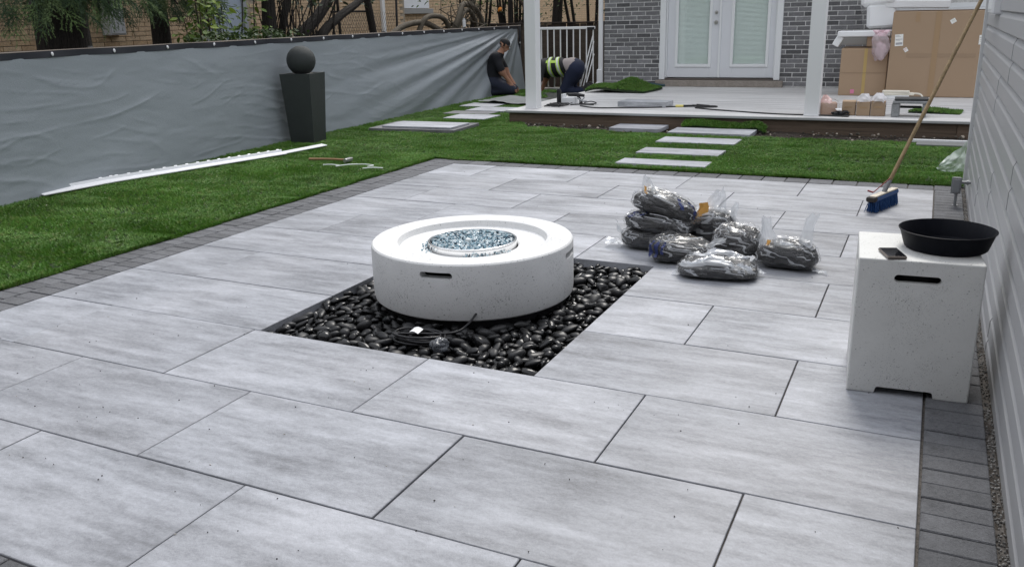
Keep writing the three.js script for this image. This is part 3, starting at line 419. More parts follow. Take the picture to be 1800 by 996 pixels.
// ---------- broom ----------
{
  const g = base('push_broom', [-0.355, 0, 4.55]); tag(g, 'push broom with blue bristles and wooden handle leaning on the wall', 'broom');
  const L = 0.46, dir = 1.25; // head runs towards the back, turned a little right
  const hd = (geo) => geo.rotateY(dir - 0.0);
  const br = [], m1 = mat([0.012, 0.07, 0.23], 0.6), m2 = mat([0.03, 0.12, 0.3], 0.6);
  for (let r = 0; r < 5; r++) for (let i = 0; i < 34; i++) { const x = (i / 33 - 0.5) * (L - 0.03), z = (r / 4 - 0.5) * 0.048; for (let k = 0; k < 3; k++) { const fx = rr(-0.012, 0.012), fz = rr(-0.012, 0.012) + (r - 2) * 0.006; br.push(limb([new THREE.Vector3(x + rr(-0.004, 0.004), 0.083, z), new THREE.Vector3(x + fx, 0.003, z + fz)], [0.0024, 0.0018], 3, 1)); } }
  part('bristles', hd(merge(br)), m1, g);
  part('block', hd(merge([bx(L, 0.03, 0.062, 0, 0.098, 0, 0.006)])), mat([0.012, 0.075, 0.25], 0.45), g);
  part('head_cap', hd(merge([bx(L * 0.94, 0.012, 0.05, 0.01, 0.119, 0, 0.004)])), mat([0.62, 0.56, 0.46], 0.6), g);
  part('bumper', hd(new RoundedBoxGeometry(0.06, 0.04, 0.072, 3, 0.014).translate(-L / 2 + 0.015, 0.103, 0)), mat([0.03, 0.025, 0.022], 0.7), g);
  const top = V(0.585, 1.72, 0.55).setZ(-(5.1 - 4.62)), bot = V(-0.0, 0.115, 0.02);
  part('handle', limb([bot, bot.clone().lerp(top, 0.5), top], [0.0145, 0.014, 0.014], 12, 12), mat([0.4, 0.29, 0.155], 0.5, { map: rep(woodTex, 0.06, 1) }), g);
  part('socket', limb([bot.clone().add(new THREE.Vector3(0, 0, 0)), bot.clone().lerp(top, 0.06)], [0.019, 0.016], 10, 2), M.galv, g);
  part('brace', merge([limb([bot.clone().lerp(top, 0.075), new THREE.Vector3(-0.05, 0.15, 0.06), new THREE.Vector3(-0.07, 0.13, 0.07)], 0.004, 6), limb([new THREE.Vector3(-0.07, 0.13, 0.07), new THREE.Vector3(-0.11, 0.14, 0.06)], 0.007, 8)]), mat([0.25, 0.03, 0.03], 0.45), g);
}
{ // film bag caught at the corner of the siding
  const o = part('plastic_bag', sheet(20, 20, (u, v) => V(0.02 + 0.22 * Math.max(v, 0.02) + 0.02 * fbm(u * 3, v * 3, 3), 0.04 + (0.12 - v * 0.02) * 0 + u * (0.07 + v * 0.19) + 0.02 * v * noise3(u * 4, v * 4, 1), 6.15 + 0.09 * fbm(u * 3, v * 4, 8) + u * 0.05)), mat([0.82, 0.9, 0.86], 0.25, { phys: true, transmission: 0.5, thickness: 0 }));
  tag(o, 'pale translucent plastic bag on the lawn at the corner of the siding wall', 'plastic bag');
}
// ---------- fence with a grey privacy screen ----------
{
  const g = base('screen_fence'); tag(g, 'grey fabric privacy screen with black top band along the left side', 'fence');
  const Z0 = -2.5, Z1 = 14.1, top = 1.265, dist = (z, y) => { // how far the fabric stands out from the fence
    const s = z, far = smooth(6.3, 11.5, s), hang = 1 - y / top, taut = smooth(1.25, 1.0, y);
    const ds = 14.3 - s, dy = 1.32 - y, ang = Math.atan2(dy, ds * 0.28), rad = Math.hypot(dy, ds * 0.28);
    const fan = Math.sin(ang * 12 + 0.7 + 0.5 * Math.sin(ang * 5)) * 0.5 + Math.sin(ang * 29 + 1) * 0.3 + Math.sin(ang * 53) * 0.14;
    const cz = (a, b, f, p, k) => Math.pow(1 - Math.abs(Math.sin(y * a + s * b + f * fbm(s * 0.9 + k, y * 1.6, k, 2))), p) * smooth(0.0, 0.5, noise3(s * 2.3 + k, y * 4.2, k * 3));
    const cr1 = cz(9, 1.4, 3.4, 5, 3), cr2 = cz(16, -2.2, 3.2, 6, 9), cr3 = cz(27, 3.4, 4, 5, 15);
    let d = 0.012 + 0.03 * hang * hang + 0.03 * Math.pow(hang, 2.2) * smooth(6.5, 3.4, s) + 0.016 * taut * fbm(s * 0.6, y * 1.6, 8, 2) + taut * (1 - far * 0.4) * (0.005 * cr1 + 0.0045 * cr2 + 0.004 * cr3 + 0.003 * fbm(s * 4, y * 14, 3, 2));
    d += far * taut * (0.055 * fan * Math.min(1, rad * 1.6) + 0.09 * hang); return Math.max(0.006, d);
  };
  part('fabric', sheet(900, 90, (u, v) => { const z = Z0 + (Z1 - Z0) * u, y = 0.0 + v * 1.235; return Object.assign(V(fenceX(z) + dist(z, y), y - (v < 0.01 ? 0.01 : 0), z), { u: z, v: y }); }), mat([0.31, 0.342, 0.37], 0.4, { bumpMap: rep(bumpTex, 0.3), bumpScale: 0.0012, phys: true, sheen: 0.3, sheenRoughness: 0.5 }), g);
  const dark = mat([0.02, 0.022, 0.03], 0.6);
  part('top_band', sheet(200, 4, (u, v) => { const z = Z0 + (Z1 - Z0) * u; return V(fenceX(z) + 0.016 + 0.005 * Math.sin(z * 9) * (1 - v), 1.228 + v * 0.06 + 0.003 * Math.sin(z * 4.4), z); }), dark, g);
  part('end_band', sheet(4, 30, (u, v) => V(fenceX(Z1) + 0.03 + 0.02 * Math.sin(v * 9), 0.02 + v * 1.26, Z1 - 0.02 + u * 0.1)), dark, g);
  part('top_rail', limb([V(fenceX(-2.6), 1.283, -2.6), V(fenceX(6), 1.283, 6), V(fenceX(14.3), 1.283, 14.3)], 0.013, 10, 30), mat([0.13, 0.105, 0.085], 0.7), g);
  for (let z = -2; z < 14.5; z += 2.72) part('post', cyl(0.024, 0.024, 1.32, fenceX(z) - 0.03, 0.65, z, 10), mat([0.1, 0.1, 0.1], 0.6), g);
  const tie = new THREE.SphereGeometry(0.017, 8, 6).scale(0.5, 1.1, 0.8), tm = mat([0.8, 0.8, 0.82], 0.5);
  for (let z = -1.3; z < 14; z += 0.71) { const o = part('tie', tie, tm, g); o.position.copy(V(fenceX(z) + 0.026, 1.262 + rr(-0.006, 0.006), z)); o.rotation.x = rr(-0.5, 0.5); }
  for (const y of [0.3, 0.62, 0.95]) { const o = part('tie', tie, tm, g); o.position.copy(V(fenceX(Z1) + 0.05, y, Z1 + 0.03)); }
}

// ---------- sphere fountain pillar ----------
{
  const g = base('pillar_fountain', [-7.23, 0.0, 6.27], 0.18); tag(g, 'dark stone pillar fountain topped by a sphere in front of the grey screen', 'fountain');
  const a = 0.16, b = 0.205, h = 0.87, m = mat([0.034, 0.042, 0.041], 0.45, { map: rep(castTex, 0.5), bumpMap: rep(bumpTex, 0.2), bumpScale: 0.004 });
  const P = [[-1, -1], [1, -1], [1, 1], [-1, 1]], pos = [], quad = (A, B, C, D) => pos.push(...A, ...B, ...C, ...A, ...C, ...D);
  for (let i = 0; i < 4; i++) { const [x, z] = P[i], [u, w] = P[(i + 1) % 4]; quad([x * a, 0, z * a], [x * b, h, z * b], [u * b, h, w * b], [u * a, 0, w * a]); quad([x * b, h, z * b], [x * (b - 0.035), h, z * (b - 0.035)], [u * (b - 0.035), h, w * (b - 0.035)], [u * b, h, w * b]); quad([x * (b - 0.035), h, z * (b - 0.035)], [x * (b - 0.04), h - 0.06, z * (b - 0.04)], [u * (b - 0.04), h - 0.06, w * (b - 0.04)], [u * (b - 0.035), h, w * (b - 0.035)]); }
  quad([-b, h - 0.06, -b], [b, h - 0.06, -b], [b, h - 0.06, b], [-b, h - 0.06, b].map((v, i) => v)); pos.splice(-18); const bb = b - 0.04; quad([-bb, h - 0.06, -bb], [-bb, h - 0.06, bb], [bb, h - 0.06, bb], [bb, h - 0.06, -bb]);
  const q = new THREE.BufferGeometry(); q.setAttribute('position', new THREE.Float32BufferAttribute(pos, 3)); q.computeVertexNormals(); part('pedestal', uvBox(q), m, g);
  part('sphere', plain(new THREE.SphereGeometry(0.178, 48, 32).translate(0, h + 0.15, 0)), mat([0.032, 0.038, 0.038], 0.7, { map: rep(castTex, 0.5), bumpMap: rep(bumpTex, 0.2), bumpScale: 0.003 }), g);
  const l = []; for (let i = 0; i < 26; i++) { const t = i / 26 * 6.28, s = rr(0.014, 0.026), v = i % 3 ? rr(0.25, 0.5) : 0.05; l.push(uvBox(plain(new THREE.DodecahedronGeometry(s, 0).scale(1.3, 0.7, 1).rotateY(t).translate(Math.cos(t) * 0.125, h - 0.018, Math.sin(t) * 0.125)))); }
  part('pebbles', merge(l), mat([0.3, 0.29, 0.27], 0.8), g);
  part('plug', new THREE.CylinderGeometry(0.008, 0.008, 0.004, 10).rotateX(Math.PI / 2).rotateY(Math.PI / 2).translate(0.167, 0.16, 0.01), M.black, g);
}
// ---------- white edging strips along the fence ----------
{
  const strip = (label, x0, z0, x1, z1, w, n) => {
    const L = Math.hypot(x1 - x0, z1 - z0), g = base('edging_strip', [x0, 0.045, z0], Math.atan2(z1 - z0, x1 - x0)); tag(g, label, 'edging strip', 'white edging strips along the fence');
    const m = mat([0.85, 0.86, 0.88], 0.4);
    part('strip', bx(L, 0.012, w, L / 2, 0, 0, 0.003, 0, 0.12), m, g);
    if (n) part('lip', bx(L, 0.04, 0.006, L / 2, 0.018, w / 2, 0.002), m, g);
    const t = bx(0.034, 0.006, 0.055, 0, 0, 0, 0.002); for (let i = 0; i < n; i++) { const o = part('tab', t, m, g); o.position.set(0.04 + i * L / n, 0.01 + 0.012 * (i % 2), -w / 2 - 0.028); o.rotation.x = 0.5; }
  };
  strip('nearest white plastic edging strip with tabs, beside the grey screen', -7.32, 2.55, -7.24, 3.34, 0.1, 14);
  strip('middle and longest white edging strip with tabs by the screen', -7.25, 3.26, -6.76, 5.24, 0.1, 32);
  strip('farthest white edging strip, without tabs, ending by the pillar', -6.79, 5.16, -6.71, 5.92, 0.09, 0);
}
{ // hammer and pegs
  const g = base('hammer', [-6.15, 0.052, 4.92], 0.1); tag(g, 'long hammer with a brown wooden handle lying on the lawn', 'hammer');
  part('handle', limb([V(0, 0, 0), V(0.25, 0.004, 0.02), V(0.46, 0.0, 0.02)], [0.014, 0.011, 0.013], 8), mat([0.3, 0.17, 0.085], 0.6), g);
  part('head', merge([bx(0.05, 0.036, 0.11, 0.48, 0.005, 0.02, 0.006), cyl(0.022, 0.022, 0.03, 0, 0, 0, 12).rotateX(Math.PI / 2).translate(0.48, 0.005, 0.045)]), mat([0.4, 0.4, 0.4], 0.4, { metalness: 0.7 }), g);
  const m = mat([0.72, 0.76, 0.74], 0.45);
  for (const [x, z, x1, z1, lb] of [[-5.76, 4.66, -5.57, 4.68, 'leftmost of the pale pegs on the lawn, right below the hammer'], [-5.57, 4.62, -5.42, 4.8, 'slanted pale peg on the lawn between two others'], [-5.43, 4.79, -5.22, 4.79, 'pale peg with a hooked end, farthest from the patio edge'], [-5.22, 4.6, -5.03, 4.68, 'pale peg lying nearest to the dark pavers']]) { const o = part('lawn_peg', merge([limb([V(x, 0.05, z), V((x + x1) / 2, 0.056, (z + z1) / 2), V(x1, 0.05, z1)], 0.006, 6), ...(lb.includes('hooked') ? [limb([V(x1, 0.05, z1), V(x1 + 0.02, 0.055, z1 - 0.05), V(x1 - 0.01, 0.05, z1 - 0.09)], 0.006, 6)] : [])]), m); tag(o, lb, 'peg', 'pale pegs lying on the lawn'); }
}
// ---------- stepping stones ----------
{
  const light = slabMats.map((m) => { const c = m.clone(); c.color.multiplyScalar(1.12); return c; });
  const st = (lb, x0, x1, z0, z1, y1 = 0.034, th = 0.05, m = light[Math.floor(rnd() * 6)], ry = 0) => { const o = part('stepping_stone', bx(x1 - x0, th, z1 - z0, 0, 0, 0, 0.003, 0, 0, 0, rr(0, 9), rr(0, 9)), m); o.position.copy(V((x0 + x1) / 2, y1 - th / 2, (z0 + z1) / 2)); o.rotation.y = ry; tag(o, lb, 'paving slab', 'loose slabs laid in the lawn'); };
  st('stepping stone nearest to the patio in the row leading to the deck', -2.94, -2.02, 5.77, 6.08);
  st('second stepping stone from the patio in the row to the deck', -2.95, -2.05, 6.48, 6.86);
  st('third stepping stone from the patio in the row to the deck', -2.98, -2.06, 7.33, 7.76);
  st('stepping stone of the row nearest to the deck', -3.05, -2.03, 8.08, 8.56, 0.045);
  st('square slab lying on soil against the dark deck board', -3.89, -3.21, 8.28, 8.73, 0.05);
  const grey = paverMats[2].clone(); grey.color.setRGB(0.22, 0.22, 0.23);
  st('wide grey slab under a lighter one on the lawn by the screen', -7.11, -5.8, 7.43, 8.25, 0.055, 0.06, grey, 0.06);
  st('pale slab stacked on a wider grey slab on the lawn', -6.93, -5.86, 7.5, 8.06, 0.082, 0.026, light[3], 0.03);
  st('square pale slab on the lawn in front of a dull grey one', -6.76, -6.05, 8.88, 9.42, 0.036, 0.05, light[5]);
  st('dull grey slab set in the lawn behind a pale square slab', -7.12, -6.32, 9.5, 9.9, 0.03, 0.05, grey);
  st('pale slab on the lawn at the corner of the deck', -6.95, -6.25, 9.93, 10.5, 0.036, 0.05, light[3]);
  st('pale slab farthest up the lawn, before the kneeling man', -7.4, -6.74, 10.55, 11.1, 0.036, 0.05, light[1]);
}
// ---------- deck ----------
const DK = 0.19, DX0 = -5.58, DX1 = 2.2, DZ0 = 8.76, DZ1 = 13.06;
{
  const g = base('deck'); tag(g, 'low pale grey deck with a dark brown front board', null, null, 'structure');
  part('frame', ext(DX0 + 0.05, DX1, -0.06, 0.155, DZ0 + 0.06, DZ1), mat([0.06, 0.045, 0.035], 0.9), g);
  const bm = [0.92, 1, 1.06].map((k) => mat([0.66 * k, 0.665 * k, 0.675 * k], 0.6, { map: rep(woodTex, 1.6, 0.7), bumpMap: rep(woodTex, 0.8, 0.3), bumpScale: 0.0008 })), n = 31, w = (DZ1 - DZ0 + 0.02) / n;
  for (let i = 0; i < n; i++) part('deck_board', bx(DX1 - DX0 + 0.03, 0.03, w - 0.004, (DX0 - 0.03 + DX1) / 2, 0.175 + rr(-0.0006, 0.0006), DZ0 - 0.02 + (i + 0.5) * w, 0.003, 0, 0, 0, rr(0, 5), rr(0, 5)), bm[Math.floor(rnd() * 3)], g);
  const fm = [[0.17, 0.125, 0.092], [0.145, 0.106, 0.078], [0.18, 0.13, 0.096]].map((c) => mat(c, 0.75, { map: rep(woodTex, 1.1, 0.35), bumpMap: rep(woodTex, 0.8, 0.2), bumpScale: 0.002 }));
  [[DX0, -3.0], [-2.997, 0.2], [0.203, DX1]].forEach(([a, b], i) => part('fascia_board', ext(a, b, -0.05, 0.154, DZ0, DZ0 + 0.045, 0.004), fm[i], g));
  part('fascia_board', ext(DX0, DX0 + 0.045, -0.05, 0.154, DZ0 + 0.048, DZ1, 0.004), fm[1], g);
  part('nosing', ext(DX0 - 0.035, DX1, 0.158, 0.1895, DZ0 - 0.045, DZ0 - 0.022, 0.004), mat([0.38, 0.39, 0.39], 0.5), g);
}
{ // porch posts and roof
  const post = (lb, x, z) => { const g = base('porch_post', [x, DK, z]); tag(g, lb, 'post', 'white porch posts'); part('post', bx(0.175, 2.8, 0.175, 0, 1.4, 0, 0.006), M.white, g); part('base_trim', bx(0.183, 0.012, 0.183, 0, 0.007, 0, 0.002), M.white, g); };
  post('white square porch post at the left corner of the deck', -5.345, 9.1); post('white square porch post in front of the brick wall, right of the door', -1.445, 9.0);
  const r = base('porch_roof'); tag(r, 'porch roof over the deck, above the frame', 'roof');
  part('beam', ext(-5.5, 2.2, 2.99, 3.25, 9.0, 9.19, 0.01), M.white, r); part('ceiling', ext(-5.8, 2.2, 3.26, 3.35, 12.3, 13.1, 0.01), M.white, r); part('roof', ext(-5.95, 2.4, 3.355, 3.5, 12.2, 13.1, 0.01), mat([0.06, 0.06, 0.065], 0.9), r);
}
// ---------- house at the back ----------
{
  const HZ = 13.1, g = base('brick_house'); tag(g, 'house of dark grey bricks with white french doors at the back', 'house');
  const mortar = mat([0.78, 0.78, 0.77], 0.9, { map: rep(grainTex, 0.5) });
  part('wall', merge([ext(-5.69, -4.6, -0.1, 5.2, HZ + 0.0, HZ + 6), ext(-2.5, 3.6, -0.1, 5.2, HZ + 0.0, HZ + 6), ext(-4.6, -2.5, 2.4, 5.2, HZ + 0.008, HZ + 6), ext(-4.6, -2.5, -0.1, 0.2, HZ + 0.008, HZ + 6), ext(-4.6, -2.5, 0.2, 2.4, HZ + 0.4, HZ + 6)]), mortar, g);
  part('roof', ext(-6.1, 4, 5.2, 5.4, HZ - 0.4, HZ + 6.4), mat([0.07, 0.07, 0.075], 0.9), g);
  const H = 0.0635, PI = 0.0762, LN = 0.25, J = 0.013, bt = [0.75, 0.88, 1.0, 1.15, 1.35, 0.58].map((k) => mat([0.24 * k, 0.24 * k, 0.248 * k], 0.85, { map: rep(grainTex, 0.3), bumpMap: rep(bumpTex, 0.2), bumpScale: 0.004 }));
  const geos = {}; const brick = (w) => { const key = Math.round(w * 200); return (geos[key] ??= [0, 1, 2].map(() => bx(key / 200, H, 0.05, 0, 0, 0, 0.003, 0, 0, 0, rr(0, 3), rr(0, 3))))[Math.floor(rnd() * 3)]; };
  let n = 0; const spare = [];
  for (let r = 0; r < 62; r++) {
    const y = 0.215 + r * PI + H / 2, off = (r % 2) * (LN + J) / 2 + (r % 4 > 1 ? 0.03 : 0);
    for (const [a, b, zz] of [[-5.69, -4.615, 0], [-2.525, y > 1.36 && y < 2.6 ? -1.06 : 1.6, 0]]) for (let x = a - off; x < b - 0.02; x += LN + J) {
      const x0 = Math.max(a, x), x1 = Math.min(b, x + LN); if (x1 - x0 < 0.03) continue; const z = HZ + 0.02 + rr(-0.003, 0.003), w = Math.round((x1 - x0) * 200) / 200;
      const seen = y < 1.95 && x1 < -0.9 && n < 299;
      if (seen) { n++; const o = part('brick', brick(w), bt[Math.floor(rnd() * 6)], g); o.position.copy(V((x0 + x1) / 2, y, z)); o.rotation.z = rr(-0.004, 0.004); } else if (y < 2.9) spare.push(brick(w).clone().translate((x0 + x1) / 2, y, -z));
    }
  }
  part('brick', mergeGeometries(spare), bt[2], g).userData.kind = 'stuff';
  // french doors
  const f = part('door_frame', merge([ext(-4.625, -4.525, 0.31, 2.42, HZ - 0.045, HZ + 0.12, 0.006), ext(-2.6, -2.5, 0.31, 2.42, HZ - 0.045, HZ + 0.12, 0.006), ext(-4.52, -2.605, 2.34, 2.42, HZ - 0.045, HZ + 0.12, 0.006)]), M.vinyl, g);
  part('door_stop', merge([ext(-4.522, -4.5, 0.34, 2.335, HZ + 0.01, HZ + 0.12), ext(-2.625, -2.603, 0.34, 2.335, HZ + 0.01, HZ + 0.12)]), M.vinyl, f);
  part('door_sill', ext(-4.68, -2.44, 0.191, 0.3, HZ - 0.09, HZ + 0.3, 0.006), mat([0.36, 0.32, 0.28], 0.8, { map: rep(grainTex, 0.5) }), g);
  part('threshold', merge([ext(-4.52, -2.606, 0.302, 0.33, HZ - 0.02, HZ + 0.16, 0.004)]), mat([0.12, 0.1, 0.09], 0.5), g);
  const door = (x0, x1, gx0, gx1, knob) => {
    const d = part('door', merge([ext(x0, gx0, 0.345, 2.33, HZ + 0.035, HZ + 0.08, 0.004), ext(gx1, x1, 0.345, 2.33, HZ + 0.035, HZ + 0.08, 0.004), ext(gx0, gx1, 0.345, 0.56, HZ + 0.036, HZ + 0.08, 0.002), ext(gx0, gx1, 2.15, 2.33, HZ + 0.036, HZ + 0.08, 0.002)]), mat([0.72, 0.74, 0.77], 0.4), g);
    const a = 0.045; part('glass_frame', merge([ext(gx0 - 0.04, gx0 + 0.012, 0.525, 2.19, HZ + 0.018, HZ + 0.05, 0.006), ext(gx1 - 0.012, gx1 + 0.04, 0.525, 2.19, HZ + 0.018, HZ + 0.05, 0.006), ext(gx0 + 0.012, gx1 - 0.012, 0.525, 0.58, HZ + 0.018, HZ + 0.05, 0.006), ext(gx0 + 0.012, gx1 - 0.012, 2.14, 2.19, HZ + 0.018, HZ + 0.05, 0.006)]), M.vinyl, d);
    part('pane', ext(gx0, gx1, 0.565, 2.15, HZ + 0.052, HZ + 0.056, 0.001), mat([0.97, 1, 0.99], 0.03, { phys: true, transmission: 1, thickness: 0 }), d);
    const sl = []; for (let y = 0.58; y < 2.14; y += 0.021) sl.push(bx(gx1 - gx0 - 0.004, 0.0015, 0.021, (gx0 + gx1) / 2, y, HZ + 0.072, 0.0004, 0, 0.95)); part('blinds', merge(sl), mat([0.9, 0.93, 0.91], 0.6), d);
    if (knob) { const lock = (y, r, nm) => part(nm, toCreasedNormals(new THREE.LatheGeometry([[0, 0.058], [r * 0.7, 0.056], [r, 0.045], [r * 0.9, 0.03], [r * 0.5, 0.022], [r * 0.55, 0.008], [r * 1.25, 0.006], [r * 1.25, 0]].map(([x, y2]) => new THREE.Vector2(x, y2)), 20).rotateX(Math.PI / 2), 0.6).translate(knob, y, -HZ - 0.034), mat([0.5, 0.49, 0.47], 0.3, { metalness: 1 }), d); lock(1.285, 0.028, 'knob'); lock(1.45, 0.024, 'deadbolt'); }
  };
  door(-4.498, -3.568, -4.32, -3.745, -3.64); door(-3.56, -2.627, -3.335, -2.755, 0); part('astragal', ext(-3.582, -3.545, 0.345, 2.33, HZ + 0.012, HZ + 0.034, 0.004), M.vinyl, g);
  // window behind the parcels
  const w = part('window', merge([ext(-1.05, 1.2, 1.365, 1.43, HZ - 0.09, HZ + 0.09, 0.008), ext(-1.05, -0.98, 1.432, 2.55, HZ - 0.03, HZ + 0.09, 0.006), ext(-0.35, -0.27, 1.432, 2.55, HZ - 0.02, HZ + 0.09, 0.006), ext(0.42, 0.5, 1.432, 2.55, HZ - 0.02, HZ + 0.09, 0.006), ext(1.13, 1.2, 1.432, 2.55, HZ - 0.03, HZ + 0.09, 0.006), ext(-0.977, 1.127, 2.48, 2.55, HZ - 0.03, HZ + 0.09, 0.006), ext(-0.977, 1.127, 1.432, 1.5, HZ - 0.012, HZ + 0.09, 0.006)]), M.vinyl, g);
  part('pane', ext(-0.98, 1.13, 1.48, 2.5, HZ + 0.03, HZ + 0.034, 0.001), mat([0.9, 0.97, 0.95], 0.04, { phys: true, transmission: 1, thickness: 0 }), w); part('blinds', ext(-0.98, 1.13, 1.45, 2.5, HZ + 0.06, HZ + 0.064, 0.001), mat([0.6, 0.68, 0.68], 0.7), w);
  part('downspout', merge([bx(0.078, 5, 0.058, -5.745, 2.98, HZ - 0.045, 0.008), bx(0.1, 0.26, 0.085, -5.755, 0.36, HZ - 0.06, 0.008), bx(0.078, 0.075, 0.26, -5.77, 0.21, HZ - 0.14, 0.008, 0, 0.25)]), mat([0.8, 0.81, 0.82], 0.35), g);
}
// ---------- railing, plank fence ----------
{
  const g = base('railing'); tag(g, 'white metal railing between the left porch post and the downspout', 'railing'); const Z = 13.0, m = mat([0.8, 0.8, 0.8], 0.4);
  part('top_rail', ext(-7.02, -5.84, 1.215, 1.262, Z - 0.02, Z + 0.025, 0.006), m, g); part('bottom_rail', ext(-7.02, -5.84, 0.11, 0.145, Z - 0.015, Z + 0.02, 0.005), m, g);
  const b = bx(0.02, 1.068, 0.02, 0, 0.68, 0, 0.002); for (let i = 0; i < 9; i++) { const o = part('baluster', b, m, g); o.position.set(-5.875 - i * 0.131, 0, -Z); }
  part('bracket', ext(-5.98, -5.84, 1.2, 1.25, Z - 0.045, Z - 0.022, 0.004), M.black, g);
  const rods = [[-6.03, 0.2, 12.75, -5.83, 1.12, 12.88, 'leftmost'], [-5.97, 0.2, 12.74, -5.81, 1.0, 12.86, 'middle'], [-5.92, 0.2, 12.72, -5.79, 0.78, 12.82, 'shortest, rightmost']];
  for (const [a, b2, c, d, e, f, nm] of rods) tag(part('loose_baluster', limb([V(a, b2, c), V((a + d) / 2, (b2 + e) / 2, (c + f) / 2), V(d, e, f)], 0.011, 6), m), `${nm} of the loose white rods leaning against the railing end`, 'rod', 'loose white rods by the railing');
}
{
  const g = base('plank_fence'); tag(g, 'weathered brown plank fence behind the white railing', 'fence'); const Z = 14.9, ms = [[0.05, 0.036, 0.028], [0.068, 0.05, 0.038], [0.085, 0.066, 0.052], [0.04, 0.03, 0.025], [0.12, 0.1, 0.08]].map((c) => mat(c, 0.9, { map: rep(woodTex, 0.2, 1.2), bumpMap: rep(woodTex, 0.1, 0.6), bumpScale: 0.003 }));
  const p = [0, 1, 2].map(() => bx(0.138, 1.3, 0.022, 0, 0.65, 0, 0.003, 0, 0, 0, rr(0, 2), rr(0, 2)));
  for (let i = 0; i < 24; i++) { const o = part('plank', p[i % 3], ms[Math.floor(rnd() * 5)], g); o.position.set(-8.9 + i * 0.15, rr(-0.012, 0.012), -Z + rr(-0.006, 0.006)); o.rotation.z = rr(-0.006, 0.006); }
  part('rail', ext(-9, -5.3, 1.302, 1.335, Z - 0.04, Z + 0.05, 0.004), ms[3], g); part('rail', ext(-9, -5.3, 0.35, 0.43, Z + 0.03, Z + 0.07, 0.004), ms[3], g);
}
// ---------- things on the deck ----------
const card = (k = 1) => mat([0.4 * k, 0.285 * k, 0.19 * k], 0.85, { bumpMap: rep(woodTex, 0.02, 0.9), bumpScale: 0.0006 });
const tape = mat([0.37, 0.25, 0.145], 0.35), foam = mat([0.86, 0.87, 0.88], 0.75, { bumpMap: rep(bumpTex, 0.15), bumpScale: 0.001 });
const tissue = mat([0.85, 0.84, 0.86], 0.7, { phys: true, transmission: 0.3, thickness: 0 });
function labelTex(kind) { const c = document.createElement('canvas'); c.width = 128; c.height = 160; const x = c.getContext('2d'); x.fillStyle = '#eeeeea'; x.fillRect(0, 0, 128, 160); x.fillStyle = '#556'; if (kind === 'big') { x.fillRect(10, 66, 108, 5); x.fillRect(10, 18, 60, 4); x.fillRect(10, 30, 80, 3); x.fillRect(10, 84, 70, 3); for (let i = 0; i < 26; i++) x.fillRect(14 + i * 4, 112, i % 3 ? 2 : 3, 30); } else if (kind === 'red') { x.fillStyle = '#c66'; x.fillRect(12, 30, 100, 10); x.fillRect(12, 60, 100, 8); x.fillRect(12, 95, 70, 8); } else { x.fillStyle = '#998'; x.fillRect(14, 40, 100, 7); x.fillRect(14, 70, 90, 7); x.fillRect(14, 100, 100, 7); } const t = new THREE.CanvasTexture(c); t.colorSpace = THREE.SRGBColorSpace; return t; }
const lab = { big: mat([1, 1, 1], 0.6, { map: labelTex('big') }), red: mat([1, 1, 1], 0.6, { map: labelTex('red') }), dull: mat([1, 1, 1], 0.6, { map: labelTex('dull') }) };
const decal = (w, h, x, y, zb, rz = 0) => new THREE.PlaneGeometry(w, h).rotateZ(rz).translate(x, y, -zb);
{
  const Z = 11.62, g = base('flat_carton'); tag(g, 'tall wide flat cardboard carton with shipping labels standing on the deck', 'cardboard box');
  const box = bx(1.2, 1.2, 0.26, 0, 0.6, 0, 0.008); box.rotateX(0.0); g.position.set(-0.14, DK + 0.002, -(Z + 0.14)); g.rotation.set(-0.04, 0.02, -0.006);
  part('carton', box, card(0.95), g); const F = -0.132; // front face
  part('tape', bx(0.075, 1.19, 0.002, 0.0, 0.6, F, 0.0005), tape, g); part('crease', bx(0.9, 0.055, 0.002, 0.08, 0.585, F + 0.0005, 0.0005), card(0.85), g);
  part('tape', bx(0.055, 0.14, 0.002, -0.27, 1.12, F, 0.0005), tape, g);
  part('flap', merge([bx(1.18, 0.004, 0.12, 0, 1.204, 0.06, 0.001), bx(1.17, 0.004, 0.12, 0.003, 1.209, -0.06, 0.001, 0, -0.05)]), card(1.05), g);
  part('label', decal(0.11, 0.165, -0.49, 0.8, F - 0.002, 0.07), lab.big, g); part('label', decal(0.05, 0.06, -0.385, 0.665, F - 0.002, 0.6), lab.red, g); part('label', decal(0.06, 0.07, 0.19, 1.06, F - 0.002, -1.0), lab.dull, g); part('label', decal(0.05, 0.06, 0.43, 1.115, F - 0.002, -0.2), lab.dull, g); part('label', decal(0.05, 0.13, 0.57, 0.8, F - 0.002, 0), lab.dull, g);
}
{
  const g = base('medium_carton', [-1.08, DK + 0.002, 12.0]); tag(g, 'medium cardboard carton standing left of the large flat carton', 'cardboard box');
  part('carton', bx(0.66, 0.69, 0.5, 0, 0.345, 0, 0.008), card(1.02), g); const F = -0.252;
  part('tape', bx(0.045, 0.688, 0.002, 0.02, 0.345, F, 0.0005), mat([0.5, 0.36, 0.14], 0.3), g); part('crease', bx(0.655, 0.006, 0.002, 0, 0.335, F - 0.001, 0.0005), card(0.75), g); part('label', decal(0.055, 0.06, -0.13, 0.06, F - 0.002), mat([0.75, 0.25, 0.4], 0.6), g);
  part('flap', merge([bx(0.64, 0.004, 0.25, 0, 0.694, -0.12, 0.001), bx(0.64, 0.004, 0.25, 0, 0.699, 0.12, 0.001, 0, 0.03)]), card(1.1), g);
}
